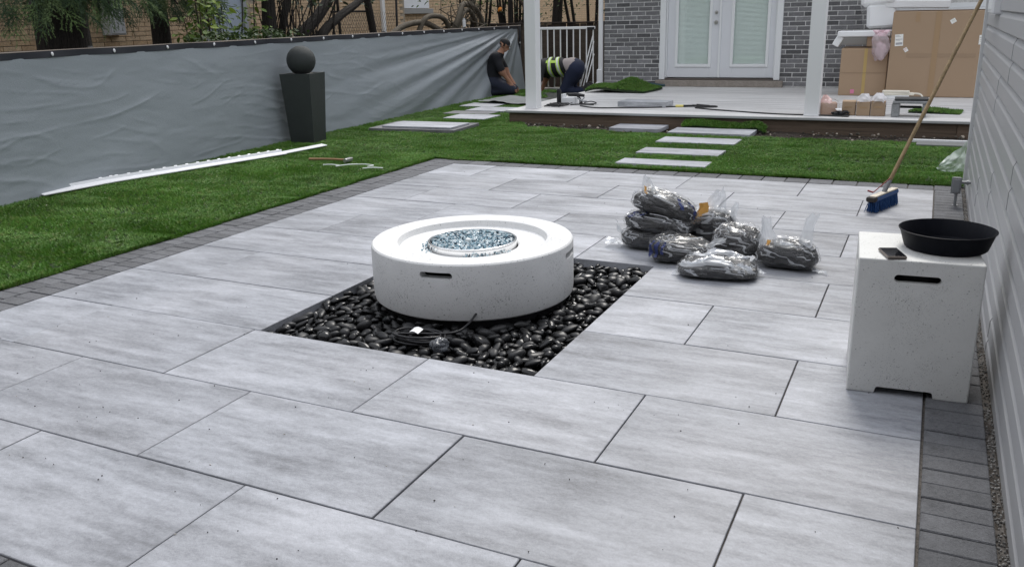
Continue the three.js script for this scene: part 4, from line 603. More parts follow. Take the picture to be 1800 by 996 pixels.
{
  const g = base('foam_tray', [-1.12, 0.893, 11.98]); tag(g, 'white foam packing tray on top of the medium carton', 'foam packing');
  part('top', bx(0.74, 0.08, 0.42, 0, 0.2, 0, 0.01), foam, g); part('side', bx(0.38, 0.13, 0.03, -0.14, 0.1, -0.1, 0.008, 0, 0.45), mat([0.4, 0.41, 0.41], 0.7), g); part('end', bx(0.1, 0.16, 0.36, -0.36, 0.1, 0, 0.01, 0, 0, -0.5), foam, g); part('leg', bx(0.3, 0.15, 0.36, 0.2, 0.085, 0.02, 0.01), card(0.9), g);
}
{
  const g = base('foam_bundle', [-0.95, 1.14, 12.35]); tag(g, 'bulky white foam wrapped in plastic film in front of the window', 'foam packing');
  part('foam', merge([bx(0.42, 0.36, 0.2, 0.02, 0.2, 0, 0.04, 0.1, 0, 0.06), bx(0.5, 0.3, 0.24, -0.04, 0.5, 0, 0.05, -0.1, 0, 0.1), bx(0.9, 0.13, 0.2, 0.5, 0.36, 0.0, 0.02, 0, 0, -0.03), bx(1.1, 0.12, 0.2, 0.55, 0.52, 0.02, 0.02, 0, 0, 0.02)]), foam, g);
  part('film', sheet(40, 30, (u, v) => { const a = u * 6.283, r = 0.27 + 0.07 * fbm(Math.cos(a) * 2, v * 4, Math.sin(a) * 2, 3); return new THREE.Vector3(Math.cos(a) * r * (0.85 + v * 0.25) - 0.06 * v, 0.02 + v * 0.75, Math.sin(a) * r * 0.8); }), filmMat, g);
}
function blobSheet(rx, ry, rz, sd, amp = 0.25) { return sheet(36, 26, (u, v) => { const a = u * 6.283, p = (v - 0.5) * 3.1416, x = Math.cos(a) * Math.cos(p), y = Math.sin(p), z = Math.sin(a) * Math.cos(p), n = 1 + amp * fbm(x * 2 + sd, y * 2, z * 2, 3) + 0.1 * (1 - Math.abs(noise3(x * 5 + sd, y * 5, z * 5))); return new THREE.Vector3(x * rx * n, y * ry * n, z * rz * n); }); }
{
  const g = base('hanging_bag', [-0.87, 0.92, 11.66]); tag(g, 'pinkish see-through plastic bag hanging between the two big cartons', 'plastic bag');
  part('film', blobSheet(0.115, 0.2, 0.09, 4), mat([0.92, 0.84, 0.87], 0.2, { phys: true, transmission: 0.75, thickness: 0 }), g); part('contents', blobSheet(0.07, 0.1, 0.05, 9, 0.5).translate(0.01, -0.06, 0), mat([0.62, 0.54, 0.55], 0.6), g); part('top', sheet(14, 8, (u, v) => new THREE.Vector3((u - 0.5) * (0.1 + 0.16 * v), 0.14 + v * 0.09, 0.03 * noise3(u * 5, v * 3, 2))), mat([0.9, 0.66, 0.72], 0.4, { phys: true, transmission: 0.35, thickness: 0 }), g);
}
{
  const sb = (lb, x0, x1, z, h, paper, tint) => { const w = x1 - x0, g = base('small_carton', [(x0 + x1) / 2, DK + 0.001, z]); tag(g, lb, 'cardboard box', 'small cartons in a row on the deck'); part('carton', bx(w, h, 0.16, 0, h / 2, 0, 0.005), card(tint), g); part('tape', bx(w * 0.6, 0.02, 0.002, 0, h * 0.6, -0.081, 0.0005), tape, g); part('flap', bx(w * 0.98, 0.003, 0.09, 0, h + 0.004, -0.035, 0.001, 0, 0.15), card(tint * 1.15), g); if (paper) part('tissue', sheet(22, 16, (u, v) => { const a = u * 6.283, r = (0.085 - 0.05 * v * v) * (1 + 0.35 * noise3(Math.cos(a) * 2 + paper, v * 3, Math.sin(a) * 2)); return new THREE.Vector3(Math.cos(a) * r, h - 0.03 * (1 - v) * (Math.sin(a * 3) > 0 ? 1.4 : 0) + v * 0.095, Math.sin(a) * r); }), tissue, g); };
  sb('leftmost of three small cartons in a row on the deck edge', -1.1, -0.945, 9.15, 0.17, 0, 1.0);
  sb('middle one of three small cartons, white tissue on top', -0.93, -0.775, 9.13, 0.17, 3, 0.95);
  sb('rightmost of three small cartons, white tissue hanging over its edge', -0.765, -0.6, 9.13, 0.18, 8, 0.85);
  const g = base('wrapped_parcel', [-1.265, DK + 0.001, 9.15], 0.15); tag(g, 'small parcel wrapped in clear film with pink paper beside the right porch post', 'parcel'); part('parcel', bx(0.19, 0.15, 0.17, 0, 0.075, 0, 0.01), mat([0.45, 0.3, 0.22], 0.7), g); part('film', blobSheet(0.125, 0.115, 0.115, 6, 0.2).translate(0, 0.08, 0), filmMat, g); part('paper', sheet(16, 12, (u, v) => { const a = u * 6.283, r = 0.085 * (1 - v * 0.75) * (1 + 0.3 * noise3(Math.cos(a) * 2, v * 2, Math.sin(a) * 2)); return new THREE.Vector3(Math.cos(a) * r - 0.03 - v * 0.02, 0.14 + v * 0.1, Math.sin(a) * r); }), mat([0.88, 0.62, 0.58], 0.7, { phys: true, transmission: 0.25, thickness: 0 }), g);
  const k = base('hardware_pack', [-1.08, DK + 0.002, 8.98]); tag(k, 'low heap of black hardware with a white tag in front of the small cartons', 'hardware'); const hw = []; for (let i = 0; i < 22; i++) hw.push(bx(rr(0.02, 0.06), rr(0.012, 0.03), rr(0.02, 0.05), rr(-0.11, 0.06), rr(0.012, 0.06), rr(-0.05, 0.06), 0.003, rr(0, 3), rr(-0.4, 0.4))); part('hardware', merge(hw), M.black, k); part('tray', bx(0.2, 0.012, 0.14, -0.02, 0.007, 0, 0.003), M.black, k); part('tag', bx(0.07, 0.004, 0.05, -0.05, 0.082, 0, 0.001, 0.3, 0.2), M.white, k);
}
{
  const g = base('plastic_stool', [-0.33, DK + 0.001, 9.14]); tag(g, 'grey open-fronted step stool with a dark slab on top near the broom handle', 'stool'); const m = mat([0.33, 0.34, 0.35], 0.6, { map: rep(grainTex, 0.4) });
  part('side', bx(0.09, 0.16, 0.26, -0.155, 0.08, 0, 0.008), m, g); part('side', bx(0.05, 0.16, 0.26, 0.165, 0.08, 0, 0.008), m, g); part('top', bx(0.38, 0.03, 0.28, 0, 0.176, 0, 0.006), m, g); part('slab', bx(0.37, 0.028, 0.27, 0.01, 0.207, 0.01, 0.005, 0.05), mat([0.06, 0.062, 0.065], 0.6, { map: rep(grainTex, 0.3) }), g); part('brace', bx(0.24, 0.03, 0.02, 0.01, 0.1, 0.1, 0.004), M.black, g);
}
{
  const g = base('foam_offcuts', [-0.57, DK + 0.001, 11.33]); tag(g, 'stack of cream foam strips at the foot of the flat carton', 'foam packing'); const c = mat([0.78, 0.74, 0.64], 0.7); part('strip', bx(0.34, 0.05, 0.12, 0, 0.025, 0, 0.006), foam, g); part('strip', bx(0.4, 0.035, 0.12, 0.03, 0.07, 0.01, 0.006, 0.1), c, g); part('strip', bx(0.36, 0.03, 0.1, -0.01, 0.104, 0, 0.006, -0.06), c, g); part('cord', limb([V(0.2, 0.08, 0), V(0.32, 0.07, -0.05), V(0.37, 0.0, -0.1)], 0.012, 6), c, g);
}
// pieces of turf
function turfPiece(label, cat, fn, nu, nv, count, thick = 0.02) {
  const g = base('turf_piece'); tag(g, label, cat); const P = (u, v) => fn(u, v), top = sheet(nu, nv, P), bot = sheet(nu, nv, (u, v) => P(u, v).add(new THREE.Vector3(0, -thick, 0)));
  const rim = []; for (const e of [(t) => [t, 0], (t) => [t, 1], (t) => [0, t], (t) => [1, t]]) rim.push(sheet(24, 1, (t, k) => P(...e(t)).add(new THREE.Vector3(0, -thick * k, 0))));
  part('backing', merge([top, bot, ...rim]), mat([0.02, 0.035, 0.014], 0.95), g);
  const l = []; for (let i = 0; i < count; i++) { const u = rnd(), v = rnd(), p = P(u, v); l.push([new THREE.Matrix4().compose(p, Q(rr(-0.6, 0.6), rnd() * 6, rr(-0.6, 0.6)), new THREE.Vector3(1.3, rr(0.7, 1.1), 1.3)), bladeColor(p.x, -p.z)]); }
  instances('grass', bladeGeo, bladeMat, l, g, 'stuff');
}
turfPiece('folded piece of green artificial turf lying on the deck left of the doors', 'turf piece', (u, v) => { const x = -5.5 + u * 1.06 + v * 0.1, z = 11.6 + v * 0.75 - u * 0.02; return V(x, DK + 0.03 + 0.16 * Math.exp(-Math.pow((u - 0.42 - v * 0.1) / 0.3, 2)) * (0.35 + 0.65 * v) + 0.03 * Math.sin(u * 9 + v * 4) * (1 - u) + 0.08 * smooth(0.35, 0, u) * v, z); }, 30, 20, 2600, 0.03);
turfPiece('flat green turf offcut on the deck right of the grey stool', 'turf piece', (u, v) => V(-0.35 + u * 0.58 * (1 - 0.1 * v) + v * 0.1, DK + 0.014 + 0.01 * Math.sin(u * 5), 9.5 + v * 0.42 - u * 0.1), 14, 10, 700, 0.012);
turfPiece('narrow turf strip curled against the deck board behind a stepping stone', 'turf piece', (u, v) => V(-3.0 + u * 1.08, 0.05 + 0.06 * v + 0.015 * Math.sin(u * 8) - 0.04 * smooth(0.88, 1, u), 8.6 + v * 0.12 - 0.12 * smooth(0.85, 1, u)), 40, 8, 1300, 0.02);
turfPiece('small turf offcut beside the kneeling man in dark clothes', 'turf piece', (u, v) => V(-7.15 + u * 0.75 + v * 0.1, 0.06 + 0.08 * Math.sin(u * 3) * v, 11.6 + v * 0.6), 16, 12, 900, 0.015);
{
  const o = part('turf_backing', sheet(24, 14, (u, v) => V(-7.3 + u * 1.2, 0.05 + 0.05 * Math.abs(fbm(u * 3, v * 3, 3)) + 0.05 * Math.sin(u * 3.1) * v, 11.05 + v * 0.65 - u * 0.2)), mat([0.16, 0.17, 0.17], 0.9)); tag(o, 'crumpled grey turf backing on the ground before the kneeling man', 'turf piece');
  const q = part('black_mat', sheet(24, 14, (u, v) => V(-6.5 + u * 0.95, 0.04 + 0.12 * Math.abs(fbm(u * 3, v * 3, 13)) + 0.06 * v, 11.6 + v * 0.8)), mat([0.02, 0.025, 0.02], 0.8)); tag(q, 'crumpled black mat on the ground in front of the bent-over worker', 'mat');
  const s = base('teal_strap', [-4.8, DK + 0.01, 12.95]); tag(s, 'flat dark teal strap looped on the deck at the foot of the brick wall', 'strap'); part('strap', merge([limb([V(-0.35, 0.0, -0.1), V(0, 0.04, -0.05), V(0.32, 0.01, 0.02)], 0.022, 6, 12, 0.4), limb([V(-0.28, 0.01, 0.03), V(0.0, 0.05, 0.06), V(0.3, 0.015, 0.03)], 0.022, 6, 12, 0.4)]), mat([0.02, 0.06, 0.07], 0.5), s);
  const b = part('concrete_slab', bx(0.72, 0.072, 0.36, 0, 0, 0, 0.004)); b.material = mat([1.15, 1.15, 1.14], 0.75, { map: rep(slabTex, 2) }); b.position.copy(V(-3.83, DK + 0.038, 9.68)); b.rotation.y = -0.06; tag(b, 'spare pale concrete slab lying on the front of the deck', 'slab');
  const e = base('extension_cord'); tag(e, 'black extension cord running along the front of the deck to the right post', 'cord');
  const P = [[-4.74, 9.42], [-4.4, 9.22], [-4.05, 9.3], [-3.64, 9.42], [-3.36, 9.6], [-3.17, 9.7], [-2.83, 9.76], [-2.8, 9.66], [-3.06, 9.52], [-2.38, 9.15], [-1.85, 8.97], [-1.36, 8.93], [-1.0, 8.88]].map(([x, z]) => V(x, DK + 0.01, z));
  part('cord', limb(P, 0.0085, 6, 120), M.rubber, e); part('plug', limb([V(-3.36, DK + 0.016, 9.59), V(-3.26, DK + 0.016, 9.63)], 0.018, 8), mat([0.75, 0.65, 0.2], 0.5), e); part('plug', limb([V(-3.26, DK + 0.016, 9.63), V(-3.1, DK + 0.02, 9.68)], [0.016, 0.013], 8), M.rubber, e);
  part('cord', merge([limb([V(-3.0, DK + 0.01, 9.8), V(-3.15, DK + 0.022, 9.72), V(-3.05, DK + 0.015, 9.64), V(-2.9, DK + 0.02, 9.7), V(-3.1, DK + 0.026, 9.76)], 0.0085, 6, 40)]), M.rubber, e);
  const t = base('adhesive_tube', [-5.2, DK + 0.001, 9.72]); tag(t, 'black canister standing on the deck beside the left porch post', 'canister'); part('tube', merge([cyl(0.034, 0.034, 0.17, 0, 0.085, 0, 20), cyl(0.036, 0.036, 0.03, 0, 0.185, 0, 20)]), mat([0.014, 0.015, 0.018], 0.35), t); part('cap', cyl(0.028, 0.03, 0.02, 0, 0.21, 0, 16), M.black, t);
  const w = base('white_box', [-5.02, DK + 0.001, 9.72], 0.05); tag(w, 'small white box with black tools on it at the deck corner', 'box'); part('box', bx(0.2, 0.1, 0.16, 0, 0.05, 0, 0.004), M.white, w); part('flap', bx(0.03, 0.15, 0.15, -0.1, 0.075, 0, 0.004), M.white, w);
  const c = base('power_tool', [-4.86, DK + 0.001, 9.62], 0.3); tag(c, 'cordless power tool in black and silver among cables on the deck corner', 'power tool');
  part('body', merge([limb([V(-0.14, 0.14, 0.1), V(-0.02, 0.145, 0.06), V(0.1, 0.13, 0.04)], [0.024, 0.03, 0.02], 8), limb([V(0.0, 0.13, 0.05), V(0.04, 0.07, 0.03), V(0.05, 0.02, 0.02)], [0.02, 0.018, 0.03], 8)]), M.black, c); part('clamp', merge([limb([V(0.0, 0.1, 0), V(0.07, 0.06, -0.02), V(0.14, 0.05, 0)], 0.012, 6), limb([V(0.02, 0.03, 0), V(0.08, 0.08, 0), V(0.1, 0.11, 0.02)], 0.01, 6)]), M.galv, c);
  part('cable', merge([limb([V(0.05, 0.02, 0), V(0.18, 0.02, -0.08), V(0.28, 0.02, 0.02), V(0.2, 0.04, 0.1), V(0.1, 0.03, 0)], 0.008, 6, 40), limb([V(-0.1, 0.01, -0.05), V(0.05, 0.02, -0.1), V(0.25, 0.01, -0.1)], 0.009, 6, 24)]), M.rubber, c);
  const q2 = base('cable_tangle', [-5.28, DK + 0.004, 9.3]); tag(q2, 'tangle of thin black cables on the deck right of the left porch post', 'cable'); const tg = []; for (let i = 0; i < 5; i++) { const pts = []; for (let j = 0; j < 7; j++) pts.push(V(rr(-0.0, 0.34), rr(0.004, 0.03), rr(-0.08, 0.4))); tg.push(limb(pts, 0.006, 5, 40)); } part('cable', merge(tg), M.rubber, q2);
  const ws = part('white_strip', ext(-0.28, 1.4, 0.03, 0.062, 8.04, 8.075, 0.003), M.white); tag(ws, 'thin white strip lying at the back edge of the lawn near the siding', 'strip');
  const gs = part('grey_backing', ext(-0.2, 1.3, 0.024, 0.044, 7.78, 8.03, 0.004), mat([0.14, 0.145, 0.145], 0.85)); tag(gs, 'strip of grey turf backing beside the thin white strip', 'turf piece');
}
// ---------- people ----------
// bones: [ax, ay, az, ar, bx, by, bz, br, colourKey, blend]; meshed as one smooth surface in a grid, vertex colours by nearest bone
function fleshOut(bones, cell, colors, k = 0.03) {
  const lo = [1e9, 1e9, 1e9], hi = [-1e9, -1e9, -1e9];
  for (const b of bones) for (const o of [0, 4]) for (let i = 0; i < 3; i++) { lo[i] = Math.min(lo[i], b[o + i] - b[o + 3]); hi[i] = Math.max(hi[i], b[o + i] + b[o + 3]); }
  const c = lo.map((v, i) => (v + hi[i]) / 2), half = Math.max(...lo.map((v, i) => hi[i] - v)) / 2 + 5 * cell, n = Math.ceil(half * 2 / cell), mc = new MarchingCubes(n, undefined, false, false, 400000), hs = n / 2;
  const cap = (b, x, y, z) => { const ex = b[4] - b[0], ey = b[5] - b[1], ez = b[6] - b[2], px = x - b[0], py = y - b[1], pz = z - b[2], l = ex * ex + ey * ey + ez * ez, t = l > 1e-12 ? clamp((px * ex + py * ey + pz * ez) / l) : 0; return Math.hypot(px - ex * t, py - ey * t, pz - ez * t) - (b[3] + (b[7] - b[3]) * t); };
  const field = (x, y, z) => { let s = 0, m = 1e9; const d = bones.map((b) => { const v = cap(b, x, y, z); if (v < m) m = v; return v; }); for (const v of d) s += Math.exp(-(v - m) / k); return m - k * Math.log(s); };
  for (let z = 0; z < n; z++) for (let y = 0; y < n; y++) for (let x = 0; x < n; x++) mc.field[x + y * n + z * n * n] = -field(c[0] + (x - hs) / hs * half, c[1] + (y - hs) / hs * half, c[2] + (z - hs) / hs * half);
  mc.isolation = 0; mc.update();
  const N = mc.count, pos = mc.positionArray.slice(0, N * 3), nor = mc.normalArray.slice(0, N * 3), cl = new Float32Array(N * 3);
  for (let i = 0; i < N; i++) { const p = [0, 1, 2].map((a) => c[a] + pos[i * 3 + a] * half); for (let a = 0; a < 3; a++) pos[i * 3 + a] = p[a]; let m = 1e9, w = 0; bones.forEach((b, j) => { const v = cap(b, ...p); if (v < m) { m = v; w = j; } }); let q = colors[bones[w][8]]; if (typeof q === 'function') q = q(...p); cl.set(q, i * 3); }
  const g = new THREE.BufferGeometry(); g.setAttribute('position', new THREE.BufferAttribute(pos, 3)); g.setAttribute('normal', new THREE.BufferAttribute(nor, 3)); g.setAttribute('color', new THREE.BufferAttribute(cl, 3)); return g;
}
// right-handed palm with five fingers; origin at the wrist, fingers towards +x, back of the hand +y, thumb on the +z or -z side
function handBones(at, R, side, key) {
  const T = (x, y, z) => { const v = new THREE.Vector3(x, y, z * side).applyQuaternion(R); return [at[0] + v.x, at[1] + v.y, at[2] + v.z]; }, out = [], ad = (a, ra, b, rb) => out.push([...T(...a), ra, ...T(...b), rb, key]);
  ad([-0.02, 0, 0], 0.024, [0.02, 0, 0], 0.022); for (const z of [-0.024, -0.008, 0.008, 0.024]) ad([0.02, 0, z * 0.7], 0.014, [0.085, -0.002, z * 1.1], 0.0115);
  [[0.03, 0.078, 0.032], [0.01, 0.088, 0.011], [-0.01, 0.082, -0.01], [-0.031, 0.064, -0.03]].forEach(([z, len, z0]) => { ad([0.088, -0.002, z0], 0.0095, [0.088 + len * 0.48, -0.012, z], 0.0088); ad([0.088 + len * 0.48, -0.012, z], 0.0088, [0.088 + len * 0.78, -0.028, z], 0.0082); ad([0.088 + len * 0.78, -0.028, z], 0.0082, [0.088 + len * 0.95, -0.042, z], 0.0074); });
  ad([0.015, -0.006, 0.026], 0.014, [0.05, -0.016, 0.052], 0.0115); ad([0.05, -0.016, 0.052], 0.0105, [0.082, -0.026, 0.058], 0.0092); return out;
}
function headBones(c, fw, up, key) { // centre, forward and up directions
  const f = new THREE.Vector3(...fw).normalize(), s = new THREE.Vector3().crossVectors(new THREE.Vector3(...up), f).normalize(), u = new THREE.Vector3().crossVectors(f, s), P = (a, b, d) => [c[0] + s.x * a + u.x * b + f.x * d, c[1] + s.y * a + u.y * b + f.y * d, c[2] + s.z * a + u.z * b + f.z * d], o = [], ad = (a, ra, b, rb) => o.push([...P(...a), ra, ...P(...b), rb, key]);
  ad([0, 0.03, -0.02], 0.078, [0, 0.035, 0.02], 0.074); ad([0, -0.02, 0.03], 0.06, [0, -0.075, 0.055], 0.036); ad([0, -0.005, 0.095], 0.011, [0, -0.03, 0.112], 0.013);
  for (const q of [-1, 1]) { ad([q * 0.076, 0.01, -0.012], 0.012, [q * 0.08, -0.03, -0.006], 0.01); ad([q * 0.03, 0.02, 0.083], 0.014, [q * 0.045, 0.018, 0.075], 0.014); } ad([-0.018, -0.058, 0.088], 0.009, [0.018, -0.058, 0.088], 0.009); return { bones: o, P, f, s, u };
}
const noiseCloth = mat([1, 1, 1], 0.9, { vertexColors: true });
const skin = [0.36, 0.19, 0.125], navy = [0.012, 0.018, 0.045], blackC = [0.008, 0.009, 0.013], shoe = [0.3, 0.29, 0.28];
const bodyOf = (list) => { const l = list.map((g) => { const q = g; q.setAttribute('uv', new THREE.BufferAttribute(new Float32Array(q.attributes.position.count * 2), 2)); return q; }); return mergeGeometries(l); };
{ // man kneeling upright beside the screen, turned to the right
  const O = [-7.68, 0.035, 12.6], g = base('person', O, 0.3); tag(g, 'person in dark clothes and black cap kneeling by the grey screen, hands on the ground', 'person');
  // local axes: +x the way he faces, y up, +z towards the camera
  const b = [], ad = (a, ra, c, rc, k) => b.push([...a, ra, ...c, rc, k]);
  const hip = [-0.1, 0.24, 0], chest = [-0.02, 0.58, 0], neck = [0.07, 0.76, 0];
  for (const s of [-1, 1]) {
    ad([hip[0], hip[1], s * 0.09], 0.125, [0.3, 0.1, s * 0.13], 0.075, 'leg'); ad([0.3, 0.085, s * 0.13], 0.065, [-0.1, 0.06, s * 0.12], 0.05, 'leg'); ad([-0.1, 0.065, s * 0.12], 0.042, [-0.2, 0.045, s * 0.12], 0.042, 'shoe'); ad([-0.2, 0.05, s * 0.12], 0.046, [-0.215, 0.13, s * 0.12], 0.036, 'shoe');
    ad([0.0, 0.7, s * 0.15], 0.082, [0.1, 0.5, s * 0.21], 0.062, 'shirt'); ad([0.08, 0.54, s * 0.205], 0.058, [0.13, 0.43, s * 0.2], 0.05, 'arm'); ad([0.13, 0.43, s * 0.2], 0.046, [0.29, 0.2, s * 0.14], 0.03, 'arm'); ad([-0.03, 0.7, s * 0.06], 0.09, [0.0, 0.71, s * 0.15], 0.08, 'shirt');
  }
  ad(hip, 0.15, [-0.09, 0.36, 0], 0.155, 'shirt'); ad([-0.09, 0.4, -0.05], 0.13, [-0.03, 0.62, -0.07], 0.13, 'shirt'); ad([-0.09, 0.4, 0.05], 0.13, [-0.03, 0.62, 0.07], 0.13, 'shirt'); ad(hip, 0.14, [-0.11, 0.2, 0], 0.14, 'leg'); ad([0.0, 0.7, 0], 0.075, neck, 0.058, 'shirt'); ad(neck, 0.054, [0.11, 0.85, 0], 0.05, 'skin');
  const H = headBones([0.145, 0.92, 0], [0.86, -0.42, 0.12], [0.4, 0.9, 0], 'skin'), cols = { leg: [0.02, 0.025, 0.045], shoe, shirt: blackC, arm: skin, skin };
  const parts = [fleshOut(b, 0.016, cols, 0.022), fleshOut(H.bones, 0.006, cols, 0.01)];
  for (const s of [-1, 1]) parts.push(fleshOut(handBones([0.29, 0.19, s * 0.14], Q(0, 0, -0.75).multiply(Q(0.2 * s, -0.1, 0)), -s, 'skin'), 0.0045, cols, 0.0035));
  part('body', bodyOf(parts), noiseCloth, g);
  const cap = sheet(28, 12, (u, v) => { const a = u * 6.283, p = v * 1.5, c = H.P(Math.sin(a) * 0.088 * Math.cos(p), 0.045 + 0.088 * Math.sin(p), Math.cos(a) * 0.104 * Math.cos(p)); return new THREE.Vector3(...c); }), brim = sheet(12, 6, (u, v) => { const a = (u - 0.5) * 2.2; return new THREE.Vector3(...H.P(Math.sin(a) * 0.085, 0.05 - 0.022 * v, Math.cos(a) * 0.098 + v * 0.075 * Math.cos(a * 0.9))); });
  part('cap', merge([cap, brim]), mat([0.01, 0.01, 0.012], 0.8), g);
  part('hair', sheet(24, 5, (u, v) => { const a = 1.2 + u * (6.283 - 2.4); return new THREE.Vector3(...H.P(Math.sin(a) * 0.083, 0.05 - v * 0.06, Math.cos(a) * 0.1)); }), mat([0.012, 0.01, 0.009], 0.9), g);
}
{ // worker bent over on hands and knees, head to the left, behind the left porch post
  const O = [-6.32, 0.035, 12.75], g = base('person', O, 0.1); tag(g, 'person in a black and lime safety vest and navy trousers bent over on all fours', 'person');
  // local: -x the way the head points
  const b = [], ad = (a, ra, c, rc, k) => b.push([...a, ra, ...c, rc, k]);
  for (const s of [-1, 1]) {
    ad([0.2, 0.46, s * 0.09], 0.15, [0.0, 0.1, s * 0.13], 0.085, 'leg'); ad([0.0, 0.085, s * 0.13], 0.075, [0.34, 0.08, s * 0.12], 0.055, 'leg'); ad([0.34, 0.08, s * 0.12], 0.045, [0.42, 0.05, s * 0.12], 0.045, 'shoe'); ad([0.42, 0.05, s * 0.12], 0.045, [0.46, 0.14, s * 0.12], 0.04, 'shoe'); ad([0.4, 0.12, s * 0.12], 0.035, [0.44, 0.2, s * 0.12], 0.04, 'shoe');
    ad([-0.42, 0.55, s * 0.16], 0.085, [-0.45, 0.32, s * 0.22], 0.055, 'shirt'); ad([-0.45, 0.32, s * 0.22], 0.05, [-0.52, 0.1, s * 0.16], 0.033, 'arm');
    ad([0.1, 0.52, s * 0.06], 0.14, [-0.4, 0.54, s * 0.08], 0.125, 'shirt');
  }
  ad([0.2, 0.5, 0], 0.155, [0.14, 0.52, 0], 0.15, 'rump'); ad([-0.42, 0.55, 0], 0.09, [-0.52, 0.5, 0], 0.058, 'shirt'); ad([-0.5, 0.51, 0], 0.054, [-0.58, 0.45, 0], 0.05, 'skin');
  const H = headBones([-0.64, 0.4, 0], [-0.55, -0.83, 0.1], [-0.85, 0.5, 0], 'skin');
  const cols = { leg: navy, shoe: [0.03, 0.028, 0.028], shirt: [0.03, 0.03, 0.032], arm: skin, skin, rump: (x, y) => (x - 0.1 < (y - 0.5) * 0.55 + 0.0 ? [0.33, 0.29, 0.28] : navy) };
  cols.shirt = (x, y) => (x > -0.02 ? [0.33, 0.29, 0.28] : [0.03, 0.03, 0.032]); 
  const parts = [fleshOut(b, 0.016, cols, 0.025), fleshOut(H.bones, 0.007, cols, 0.01)];
  for (const s of [-1, 1]) parts.push(fleshOut(handBones([-0.52, 0.09, s * 0.16], Q(0, Math.PI, 0).multiply(Q(0, 0, -0.9)), s, 'skin'), 0.0045, cols, 0.0035));
  part('body', bodyOf(parts), noiseCloth, g);
  part('hair', sheet(24, 10, (u, v) => { const a = u * 6.283, p = v * 1.5 - 0.1; return new THREE.Vector3(...H.P(Math.sin(a) * 0.086 * Math.cos(p), 0.04 + 0.086 * Math.sin(p), -0.012 + Math.cos(a) * 0.096 * Math.cos(p))); }), mat([0.012, 0.01, 0.009], 0.9), g);
  // safety vest: shell around the trunk
  const lime = [0.42, 0.62, 0.08], silver = [0.62, 0.66, 0.6], vb = [0.012, 0.012, 0.014];
  const ring = (u, v, gr) => { const x = -0.44 + u * 0.47, t = v * 6.283, y = Math.sin(t), z = Math.cos(t), ry = (0.148 + 0.012 * Math.sin(u * 3)) + gr, rz = 0.215 + gr; return new THREE.Vector3(x + 0.09 * (-y) * (u - 0.2) + (y < -0.3 ? 0.04 * (-y - 0.3) : 0), 0.525 + ry * y * (y < 0 ? 1.18 : 1), z * rz); };
  part('vest', sheet(30, 40, (u, v) => ring(u, v, 0.004)), mat(vb, 0.85), g);
  const stripe = (u0, u1, m, gr, nm) => part(nm, sheet(4, 40, (u, v) => ring(u0 + (u1 - u0) * u, v, gr)), m, g);
  const lm = mat(lime, 0.6), sm = mat(silver, 0.35);
  for (const u of [0.3, 0.66]) { stripe(u, u + 0.16, lm, 0.009, 'stripe'); stripe(u + 0.04, u + 0.12, sm, 0.013, 'reflector'); }
  part('stripe', sheet(20, 3, (u, v) => { const p = ring(u * 0.75, 0.07 + v * 0.05, 0.011); return p; }), lm, g);
}

